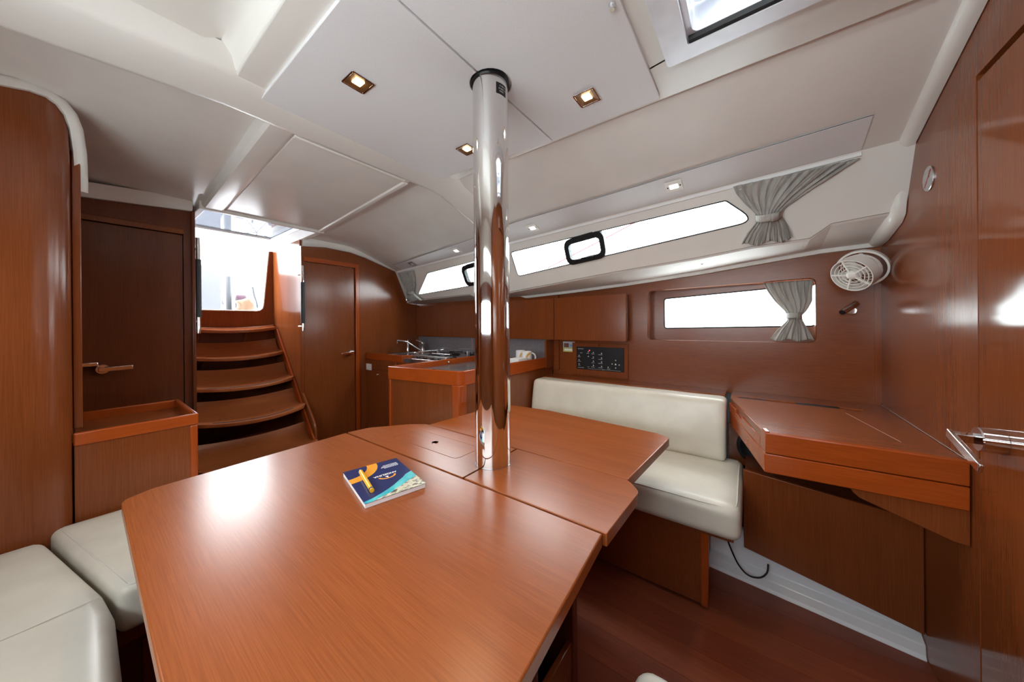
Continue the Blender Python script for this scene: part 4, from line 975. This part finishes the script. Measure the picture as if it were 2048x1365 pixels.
# ---- cabin fan
fc = thing('cabin_fan', 'small white round fan on the hull lining near the bulkhead', 'fan', (2.16, -0.385, 1.39))
a_ = Vector((-0.64, 0.60, -0.46)).normalized(); c1 = Vector((2.0, -0.346, 1.352)); c0 = c1-a_*0.085
ux = Vector((0, 1, 0)); ux = (ux-a_*ux.dot(a_)).normalized(); uy = a_.cross(ux)
def disc(c, r, n=40): return [c+(ux*cos(2*pi*i/n)+uy*sin(2*pi*i/n))*r for i in range(n)]
obj('shroud', MB().grid([disc(c1+a_*0.0, 0.0735), disc(c1-a_*0.048, 0.0735), disc(c1-a_*0.048, 0.0700), disc(c1, 0.0705)], close_u=True, close_v=True), 'white_plastic', fc, smooth=40)
gr = obj('front_grille', MB().tube(disc(c1-a_*0.002, 0.0715), 0.0022, 6, closed=True), 'white_plastic', fc, smooth=60)
for r_ in (0.032, 0.045, 0.058):
    obj('grille_ring', MB().ring(c1-a_*0.004, a_, r_-0.0012, r_+0.0012, -0.003, 0.003, 40), 'white_plastic', gr, smooth=40)
for k in range(5):
    an = 2*pi*k/5+0.25; d_ = ux*cos(an)+uy*sin(an); e_ = a_.cross(d_)
    obj('grille_spoke', MB().obox(c1-a_*0.004+d_*0.043, d_, e_, a_, 0.029, 0.0028, 0.004), 'white_plastic', gr)
obj('hub', MB().lathe(c1-a_*0.008, a_, [(0.021, -0.05), (0.021, 0.0), (0.017, 0.008), (0.008, 0.013)], 28), 'white_plastic', fc, smooth=50)
for k in range(4):
    an = 2*pi*k/4+0.6; d_ = ux*cos(an)+uy*sin(an); e_ = (a_.cross(d_)*0.8+a_*0.6).normalized(); f_ = d_.cross(e_)
    obj('blade', MB().obox(c1-a_*0.030+d_*0.042, d_, e_, f_, 0.022, 0.018, 0.001), 'white_plastic', fc)
bg_ = obj('rear_grille', MB().tube(disc(c1-a_*0.088, 0.050), 0.0022, 6, closed=True), 'white_plastic', fc, smooth=60)
for (r_, dd_) in ((0.068, 0.060), (0.066, 0.070), (0.060, 0.080), (0.036, 0.090)):
    obj('grille_ring', MB().tube(disc(c1-a_*dd_, r_), 0.002, 6, closed=True), 'white_plastic', bg_, smooth=60)
for k in range(6):
    an = 2*pi*k/6+0.4; d_ = ux*cos(an)+uy*sin(an)
    obj('grille_spoke', MB().tube([c1-a_*0.048+d_*0.070, c1-a_*0.070+d_*0.067, c1-a_*0.084+d_*0.056, c1-a_*0.091+d_*0.03], 0.002, 6), 'white_plastic', bg_, smooth=60)
hc_ = Vector((2.075, -0.394, 1.390)); hn = Vector((-0.82, 0.42, -0.40)).normalized()
hx = Vector((0.3, 1, 0)); hx = (hx-hn*hx.dot(hn)).normalized(); hy = hn.cross(hx)
obj('hoop', MB().sweep([hc_+(hx*cos(t)*0.082+hy*sin(t)*0.078) for t in [2*pi*i/48 for i in range(48)]], [(-0.010, -0.004), (0.010, -0.004), (0.010, 0.004), (-0.010, 0.004)], closed=True, flat=hn), 'white_plastic', fc, bevel=0.001)
obj('wall_mount', MB().tube([(2.165, -0.40, 1.43), (2.13, -0.40, 1.44), (2.105, -0.395, 1.452)], [0.018, 0.012, 0.010], 16), 'white_plastic', fc, smooth=50)

# ---- reading light
rl = thing('reading_light', 'chrome cylinder reading light below the white fan', 'wall lamp', (2.172, -0.375, 1.205))
obj('mount', MB().lathe((2.1725, -0.378, 1.204), (-1, 0.035, 0), [(0.0195, 0), (0.0195, 0.004), (0.016, 0.007)], 32), 'chrome', rl, smooth=40)
obj('arm', MB().tube([(2.168, -0.372, 1.208), (2.135, -0.362, 1.212)], 0.005, 12), 'chrome', rl, smooth=50)
hd_ = obj('head', MB().tube([(2.085, -0.333, 1.196), (2.125, -0.385, 1.236)], 0.0135, 24), 'chrome', rl, smooth=50)
obj('head_tip', MB().tube([(2.0845, -0.3325, 1.1955), (2.083, -0.3305, 1.194)], 0.011, 20), 'black_plastic', hd_, smooth=50)

# ---- no smoking disc
ns = thing('no_smoking_sign', 'round steel no smoking disc on the bulkhead', 'sign', (1.668, -0.47, 1.621))
obj('disc', MB().lathe((1.668, -0.4695, 1.621), (0, 1, 0), [(0.040, 0), (0.040, 0.002), (0.0385, 0.003)], 48), 'satin_steel', ns, smooth=30)
cc = Vector((1.668, -0.4662, 1.621))
obj('diagonal_bar', MB().obox(cc, (-0.70, 0, 0.71), (0.71, 0, 0.70), (0, 1, 0), 0.033, 0.0032, 0.0003), 'red_ink', ns)
obj('cigarette', MB().obox(cc+Vector((0.002, -0.0002, -0.005)), (1, 0, 0), (0, 0, 1), (0, 1, 0), 0.019, 0.003, 0.0002), 'print_grey', ns)
obj('smoke_curl', MB().tube([cc+Vector((-0.012+0.004*sin(k*1.1), 0, 0.002+k*0.004)) for k in range(6)], 0.0007, 5), 'black_plastic', ns)

# ---- switch panel and sticker on the hull lining
def onhull(y, z, d): return Vector((XH(y)-d, y, z))
sw_ = thing('switch_panel', 'black electrical switch panel with rows of small symbols', 'control panel', onhull(0.87, 0.9, 0))
fr_ = obj('mounting_board', MB().plate([(0.668, 0.775), (1.085, 0.775), (1.085, 1.012), (0.668, 1.012)], [], lambda u, v, d: tuple(onhull(u, v, 0.010-d)), 0.010), 'wall_wood', sw_, bevel=0.002)
obj('panel', MB().plate([(0.695, 0.820), (1.048, 0.820), (1.048, 0.985), (0.695, 0.985)], [], lambda u, v, d: tuple(onhull(u, v, 0.016-d)), 0.006), 'black_plastic', sw_, bevel=0.001)
obj('knob', MB().lathe(onhull(0.872, 1.001, 0.010), (-1, 0, 0), [(0.006, 0), (0.005, 0.004), (0.008, 0.008), (0.006, 0.012)], 16), 'chrome', sw_, smooth=40)
def mark(mb, fu, fv, w, h_):   # fractions of the black face, u to the right in view, v down
    y = 1.048-fu*0.353; z = 0.985-fv*0.165
    mb.grid([[onhull(y+w/2, zz, 0.0166), onhull(y-w/2, zz, 0.0166)] for zz in (z-h_/2, z+h_/2)])
for (fu, fv) in ((0.06, 0.40), (0.06, 0.60), (0.06, 0.78), (0.27, 0.22), (0.27, 0.42), (0.38, 0.24), (0.38, 0.44), (0.38, 0.62), (0.38, 0.80), (0.555, 0.26), (0.555, 0.46), (0.555, 0.63), (0.555, 0.82), (0.69, 0.83), (0.84, 0.52), (0.77, 0.68), (0.84, 0.69), (0.91, 0.70), (0.84, 0.84)):
    p = Vector(onhull(1.048-fu*0.353, 0.985-fv*0.165, 0.016))
    obj('symbol', MB().lathe(p, (-1, 0, 0), [(0.0042 if (fu, fv) != (0.84, 0.69) else 0.007, -0.001), (0.0035, 0.0014)], 10), 'white_plastic', sw_)
mb = MB()
for (fu, fv, w) in ((0.065, 0.46, .022), (0.065, 0.66, .026), (0.065, 0.84, .018), (0.26, 0.29, .022), (0.37, 0.30, .024), (0.37, 0.50, .018), (0.37, 0.69, .024), (0.37, 0.87, .026), (0.53, 0.32, .032), (0.53, 0.52, .028), (0.53, 0.69, .032), (0.53, 0.88, .032), (0.70, 0.90, .022), (0.10, 0.935, .05), (0.11, 0.28, .02), (0.27, 0.88, .014)):
    mark(mb, fu, fv, w, 0.0028)
mark(mb, 0.40, 0.955, 0.10, 0.0014); mark(mb, 0.77, 0.955, 0.12, 0.0014); mark(mb, 0.58, 0.955, 0.018, 0.003)
for k in range(4): mark(mb, 0.05+0.033*k, 0.10, 0.006, 0.006)
obj('print', mb, 'print_grey', sw_)
obj('warning_light', MB().lathe(onhull(1.048-0.295*0.353, 0.985-0.16*0.165, 0.016), (-1, 0, 0), [(0.0045, -0.001), (0.0035, 0.002)], 12), 'red_led', sw_)
sk = thing('sticker', 'small colourful sticker with green border beside the switch panel', 'sticker', onhull(1.118, 0.97, 0))
def stk(y0, y1, z0, z1, d): return MB().plate([(y0, z0), (y1, z0), (y1, z1), (y0, z1)], [], lambda u, v, dd_: tuple(onhull(u, v, d-dd_)), 0.0008)
obj('backing', stk(1.068, 1.168, 0.940, 1.018, 0.0012), 'print_grey', sk)
obj('border', stk(1.068, 1.166, 0.940, 0.972, 0.0024), 'sticker_green', sk)
obj('caption', stk(1.078, 1.156, 0.948, 0.964, 0.0036), 'white_paint', sk)
obj('photo_dark', stk(1.118, 1.160, 0.974, 1.005, 0.0024), 'sticker_brown', sk)
obj('photo_blue', stk(1.071, 1.110, 0.977, 0.998, 0.0024), 'sticker_blue', sk)

# ---- galley items
def mug(label, cx_, cy_, z, rot):
    t = thing('mug', label, 'mug', (cx_, cy_, z), 'white mugs on the galley peninsula')
    R_ = 0.037; H_ = 0.088
    obj('body', MB().lathe((cx_, cy_, z), (0, 0, 1), [(0.034, 0), (0.038, 0.003), (R_, 0.008), (R_, H_), (R_-0.003, H_+0.001), (R_-0.005, H_-0.002), (R_-0.005, 0.01)], 40), 'ceramic', t, smooth=40)
    # handle towards +x/-y (right in view)
    hd2 = Vector((cos(rot-1.75), sin(rot-1.75), 0))*-1
    hd2 = Vector((Rv.x, Rv.y, 0)).normalized()
    b = Vector((cx_, cy_, z))+hd2*(R_-0.002)
    obj('handle', MB().tube([b+hd2*(0.028*sin(a))+Vector((0, 0, H_*0.5+0.032*cos(a))) for a in [pi*i/12 for i in range(13)]], 0.0055, 10), 'ceramic', t, smooth=60)
    def wrap(u, v, d=0.0006): a = rot+u/R_; return Vector((cx_+(R_+d)*cos(a), cy_+(R_+d)*sin(a), z+v))
    rows = []
    for i in range(13):
        an = pi*0.52+pi*0.46*i/12; rows.append([wrap(-(-0.004)+0.030*0+(cos(an)*rr_+0.022)*1.0, 0.040+sin(an)*rr_*1.15-0.002) for rr_ in (0.026, 0.034, 0.040)])
    mb = MB(); mb.grid(rows); obj('logo_arc', mb, 'logo_ochre', t, smooth=60)
    vs_, fs_ = text2d('ANGELINA', 0.0155, bold=0.0004)
    mb = MB(); mb.add([wrap(p[0], 0.030+p[1]) for p in vs_], fs_); obj('lettering', mb, 'logo_navy', t)
mug('white mug with ochre arc logo nearer the mast on the peninsula', 2.035, 1.435, 0.8625, -2.40)
mug('white mug with ochre arc logo beside the settee backrest on the peninsula', 1.985, 1.342, 0.8625, -2.45)
tag(obj('folded_cloth', MB().box(1.805, 1.915, 1.29, 1.38, 0.8625, 0.912), 'white_paint', bevel=0.001), 'white folded cloth behind the fiddle beside the mugs', 'cloth')

sv = thing('gas_stove', 'stainless steel gas stove with black burners and rail', 'stove', (1.95, 2.08, 0.872))
obj('hob', MB().box(1.70, 2.17, 1.86, 2.27, 0.872, 0.880), 'satin_steel', sv, bevel=0.003)
obj('oven_body', MB().box(1.70, 2.19, 1.845, 2.278, 0.0, 0.872), 'satin_steel', sv, bevel=0.003)
obj('front_panel', MB().box(1.655, 1.702, 1.86, 2.275, 0.80, 0.905), 'satin_steel', sv, bevel=0.003)
for k in range(4):
    obj('control_knob', MB().lathe((1.657, 1.93+k*0.085, 0.884), (-1, 0, 0), [(0.014, 0), (0.013, 0.016), (0.008, 0.019)], 20), 'black_plastic', sv, smooth=40)
obj('rail', MB().tube([(1.70, 2.275, 0.925), (1.70, 1.86, 0.925)], 0.004, 8), 'chrome', sv, smooth=60)
obj('rail', MB().tube([(2.17, 1.86, 0.925), (2.17, 2.275, 0.925), (1.70, 2.275, 0.925), (1.70, 2.275, 0.875)], 0.004, 8), 'chrome', sv, smooth=60)
for (bx_, by_) in ((1.82, 1.97), (1.82, 2.17), (2.05, 1.97), (2.05, 2.17)):
    b_ = obj('burner', MB().lathe((bx_, by_, 0.880), (0, 0, 1), [(0.04, 0), (0.036, 0.010), (0.024, 0.016)], 24), 'black_plastic', sv, smooth=40)
    for an in (0, pi/2, pi, 1.5*pi):
        obj('pan_support', MB().obox((bx_+0.045*cos(an), by_+0.045*sin(an), 0.905), (cos(an), sin(an), 0), (-sin(an), cos(an), 0), (0, 0, 1), 0.035, 0.003, 0.003), 'black_plastic', b_)
for (y_, nm) in ((1.88, 0), (2.25, 1)):
    obj('pan_clamp', MB().box(1.90, 1.93, y_-0.005, y_+0.005, 0.88, 0.935), 'satin_steel', sv, bevel=0.002)
obj('grab_bar', MB().tube([(1.615, 1.87, 0.880), (1.605, 2.05, 0.880), (1.60, 2.29, 0.880)], 0.007, 10), 'chrome', sv, smooth=60)
fa = thing('tap', 'chrome mixer tap with long spout over the galley sink', 'tap', (2.06, 2.62, 0.872))
obj('body', MB().lathe((2.06, 2.66, 0.872), (0, 0, 1), [(0.022, 0), (0.022, 0.004), (0.017, 0.01), (0.017, 0.08), (0.020, 0.085), (0.018, 0.105), (0.008, 0.11)], 24), 'chrome', fa, smooth=40)
obj('spout', MB().tube([(2.05, 2.665, 0.895), (1.99, 2.71, 0.945), (1.945, 2.745, 0.985), (1.90, 2.775, 1.0), (1.86, 2.80, 1.003)], 0.008, 12), 'chrome', fa, smooth=60)
obj('spout_tip', MB().lathe((1.86, 2.80, 1.012), (0, 0, -1), [(0.011, 0), (0.011, 0.04)], 16), 'chrome', fa, smooth=40)
obj('lever', MB().tube([(2.06, 2.66, 0.98), (2.03, 2.72, 1.0)], 0.005, 10), 'chrome', fa, smooth=60)
tag(obj('soap_pump', MB().lathe((2.0, 2.82, 0.872), (0, 0, 1), [(0.012, 0), (0.012, 0.10), (0.005, 0.11), (0.005, 0.125), (0.012, 0.127), (0.012, 0.132)], 16), 'chrome', smooth=40), 'slim chrome soap pump behind the tap spout', 'soap pump')

# ---- book and pen on the table
A_ = Vector((0.471, 0.990, 0)); B_ = Vector((0.626, 0.953, 0)); C_ = Vector((0.564, 0.734, 0)); D_ = Vector((0.404, 0.771, 0))
bu = (B_-A_).normalized(); bv = Vector((bu.y, -bu.x, 0)); BW, BH = 0.160, 0.226
bo = thing('notebook', 'blue brochure with orange curve and coast photo on the table', 'book', (0.515, 0.862, 0.70))
def pg(u, v, z): p = A_+bu*(u*BW)+bv*(v*BH); return (p.x, p.y, z)
zt = 0.7125
def page(loop, z, th): return MB().plate(loop, [], lambda u, v, d: pg(u, v, z-d), th)
sq = [(0, 0), (1, 0), (1, 1), (0, 1)]
obj('pages', page([(0.006, 0.004), (0.994, 0.004), (0.994, 0.996), (0.006, 0.996)], zt-0.0006, 0.0112), 'book_white', bo)
cv = obj('cover', page(sq, zt, 0.0006), 'book_blue', bo)
arc = [(0.066*cos(a)/BW, 0.066*sin(a)/BH) for a in [pi/2*i/16 for i in range(17)]]+[(0.096*cos(a)/BW, 0.096*sin(a)/BH) for a in [pi/2*(16-i)/16 for i in range(17)]]
obj('orange_arc', page(arc, zt+0.0003, 0.0003), 'book_orange', cv)
sea = [(0, 0.955), (0.15, 0.93), (0.30, 0.885), (0.45, 0.83), (0.58, 0.77), (0.68, 0.71), (0.78, 0.66), (0.86, 0.60), (0.94, 0.57), (1, 0.55), (1, 1), (0, 1)]
obj('sea_photo', page(sea, zt+0.0003, 0.0003), 'book_sea', cv)
coast = [(0.15, 0.995), (0.3, 0.965), (0.45, 0.93), (0.55, 0.885), (0.68, 0.845), (0.78, 0.80), (0.90, 0.76), (1, 0.72), (1, 1), (0.15, 1)]
obj('coast_photo', page(coast, zt+0.0006, 0.0003), 'book_coast', cv)
def booktext(body, size, uc, vc, mt, nm, bold=0.0):
    vs_, fs_ = text2d(body, size, bold=bold); mb = MB()
    mb.add([pg(uc-p[0]/BW, vc+p[1]/BH*1.0, zt+0.0005) for p in vs_], fs_); obj(nm, mb, mt, cv)
booktext('ANGELINA', 0.0135, 0.575, 0.435, 'book_white', 'title_lettering', 0.0004)
lg = [(0.585+0.025*cos(a)/BW, 0.487+0.018*sin(a)/BH) for a in [pi*i/14 for i in range(15)]]+[(0.585+0.019*cos(a)/BW, 0.487+0.013*sin(a)/BH) for a in [pi*(14-i)/14 for i in range(15)]]
obj('logo_ring', page(lg, zt+0.0004, 0.0003), 'book_orange', cv)
obj('logo_sail', page([(0.545, 0.490), (0.585, 0.545), (0.600, 0.490)], zt+0.0004, 0.0003), 'book_white', cv)
mb = MB()
for k, (u0, u1, v) in enumerate(((0.66, 0.92, 0.150), (0.62, 0.92, 0.180), (0.60, 0.92, 0.207), (0.65, 0.92, 0.234))):
    u = u0
    while u < u1:
        w = random.uniform(0.012, 0.03); mb.plate([(u, v), (u+w, v), (u+w, v+0.012), (u, v+0.012)], [], lambda a, b, d: pg(a, b, zt+0.0004-d), 0.0003); u += w+0.008
obj('small_print', mb, 'book_white', cv)
pen_a = Vector((0.458, 0.806, 0.7187)); pen_b = Vector((0.498, 0.938, 0.7187)); pdv = (pen_b-pen_a).normalized()
pe_ = thing('pen', 'yellow pen lying across the blue brochure', 'pen', (0.488, 0.88, 0.713))
obj('barrel', MB().tube([pen_a+pdv*0.012, pen_b], 0.0058, 24), 'pen_yellow', pe_, smooth=50)
obj('end_cap', MB().tube([pen_a, pen_a+pdv*0.004], 0.0058, 24), 'pen_yellow', pe_, smooth=50)
obj('end_band', MB().tube([pen_a+pdv*0.004, pen_a+pdv*0.012], 0.0059, 24), 'black_plastic', pe_, smooth=50)
obj('tip', MB().tube([pen_b, pen_b+pdv*0.004, pen_b+pdv*0.013], [0.0056, 0.004, 0.001], 20), 'white_plastic', pe_, smooth=50)

# ---- cable and stool
def smooth_path(P, n=5):
    P = [Vector(p) for p in P]; Q = [P[0]]+P+[P[-1]]; out = []
    for i in range(1, len(Q)-2):
        a, b, c, d = Q[i-1], Q[i], Q[i+1], Q[i+2]
        for k in range(n):
            t = k/n; out.append(0.5*((2*b)+(c-a)*t+(2*a-5*b+4*c-d)*t*t+(3*b-a-3*c+d)*t**3))
    return out+[P[-1]]
tag(obj('cable', MB().tube(smooth_path([(1.735, 0.10, 0.20), (1.735, 0.085, 0.15), (1.732, 0.055, 0.085), (1.728, 0.02, 0.055), (1.728, -0.02, 0.062), (1.742, -0.045, 0.085), (1.765, -0.05, 0.11)]), 0.0035, 8), 'black_plastic', smooth=60), 'black cable looping over the white hull liner', 'cable')
so = thing('stool', 'cream padded stool peeking in at the bottom edge', 'stool', (0.5, 0.0, 0))
obj('seat_pad', MB().cushion(0.33, 0.700, -0.22, 0.196, 0.36, 0.458, 0.040, 0.004, 18), 'cream_leather_fine', so, smooth=70)
obj('base', MB().box(0.39, 0.62, -0.18, 0.10, 0.0, 0.360), 'shaded_wall_wood', so, bevel=0.006)

# ================================================================== OUTSIDE
ck = thing('cockpit', 'white cockpit seen through the companionway', 'cockpit', (0.8, 5, 0.9))
obj('cockpit_sole', MB().box(-0.4, 2.0, 3.60, 7.0, 0.80, 0.85), 'deck_white', ck)
obj('bridge_deck', MB().box(0.3, 1.2, 3.56, 3.75, 0.85, 1.27), 'deck_white', ck, bevel=0.02)
obj('coaming', MB().box(1.75, 2.0, 3.6, 7.0, 0.85, 1.55), 'deck_white', ck, bevel=0.03)
obj('coaming', MB().box(-0.4, -0.15, 3.6, 7.0, 0.85, 1.55), 'deck_white', ck, bevel=0.03)
tt = thing('cockpit_table', 'grey folded cockpit table seen through the hatch', 'table', (0.72, 4.4, 0.85))
obj('leaf', MB().box(0.50, 0.882, 4.40, 4.43, 0.95, 1.775), 'cockpit_grey', tt, bevel=0.01)
obj('leg', MB().box(0.60, 0.75, 4.43, 4.5, 0.85, 1.4), 'cockpit_grey', tt, bevel=0.01)
pp2 = thing('steering_pedestal', 'grey steering pedestal behind the cockpit table', 'pedestal', (1.02, 4.8, 0.85))
obj('column', MB().box(0.985, 1.045, 4.75, 4.85, 0.85, 1.74), 'cockpit_dark', pp2, bevel=0.02)
wh = thing('helm_wheel', 'thin steering wheel rim above the cockpit', 'wheel', (1.25, 5.0, 1.5))
obj('rim', MB().tube([(1.34+0.36*cos(a), 5.0, 1.575+0.36*sin(a)) for a in [2*pi*i/48 for i in range(48)]], 0.013, 10, closed=True), 'cockpit_grey', wh, smooth=60)
for k in range(5): obj('spoke', MB().tube([(1.34, 5.0, 1.575), (1.34+0.36*cos(2*pi*k/5+0.3), 5.0, 1.575+0.36*sin(2*pi*k/5+0.3))], 0.006, 8), 'cockpit_grey', wh, smooth=60)
bgo = thing('bag', 'orange crumpled bag in the cockpit', 'bag', (1.22, 4.6, 1.2))
obj('body', MB().cushion(1.04, 1.20, 4.52, 4.66, 1.20, 1.47, 0.06, 0.0, 12, lambda w: w+Vector((0.012*sin(w.z*60), 0.010*sin(w.x*70), 0.012*sin(w.x*45)))), 'bag_orange', bgo, smooth=70)
bgp = thing('bag', 'pink bag behind the orange bag in the cockpit', 'bag', (1.10, 4.75, 1.2))
obj('body', MB().cushion(1.06, 1.16, 4.68, 4.74, 1.20, 1.52, 0.025, 0.0, 10), 'bag_pink', bgp, smooth=70)
tag(obj('winch_handle', MB().tube([(1.165, 4.50, 1.60), (1.18, 4.50, 1.50), (1.20, 4.50, 1.43), (1.21, 4.50, 1.36)], 0.010, 8), 'cockpit_dark', smooth=60), 'dark winch handle beside the orange bag', 'handle')
nb = thing('neighbour_boat', 'white neighbouring yacht outside the port windows', 'boat', (5.2, 1.0, 0))
obj('hull', MB().grid([[(4.6+0.25*(z-0.2)*-1+0.12*((y-1)/4)**2, y, z) for z in (-0.8, 0.0, 0.6, 1.2, 1.75)] for y in [-5+i for i in range(15)]]), 'hull_white', nb, smooth=70)
obj('deck', MB().grid([[(4.21+0.12*((y-1)/4)**2, y, 1.75), (7.0, y, 1.80)] for y in [-5+i for i in range(15)]]), 'hull_white', nb)
obj('mast', MB().tube([(4.52, -2.0, 1.76), (4.52, -2.0, 6.0)], 0.05, 12), 'hull_white', nb, smooth=60)
obj('cabin', MB().box(5.0, 6.4, 1.5, 6.0, 1.78, 2.15), 'hull_white', nb, bevel=0.12)
tag(obj('fender', MB().tube([(3.92, 0.93, 0.2), (3.92, 0.93, 0.35), (3.92, 0.93, 1.35), (3.92, 0.93, 1.5), (4.24, 0.93, 1.755)], [0.04, 0.13, 0.13, 0.04, 0.01], 24), 'fender_grey', smooth=50), 'pale grey fender hanging between the two boats', 'fender')
tag(obj('mooring_rope', MB().tube([(4.5, 3.62, 1.77), (4.5, 2.63, 2.05), (4.5, 1.53, 2.42), (4.5, -2.0, 3.7)], 0.012, 8), 'red_rope', smooth=60), 'thin red rope seen through the long window', 'rope')
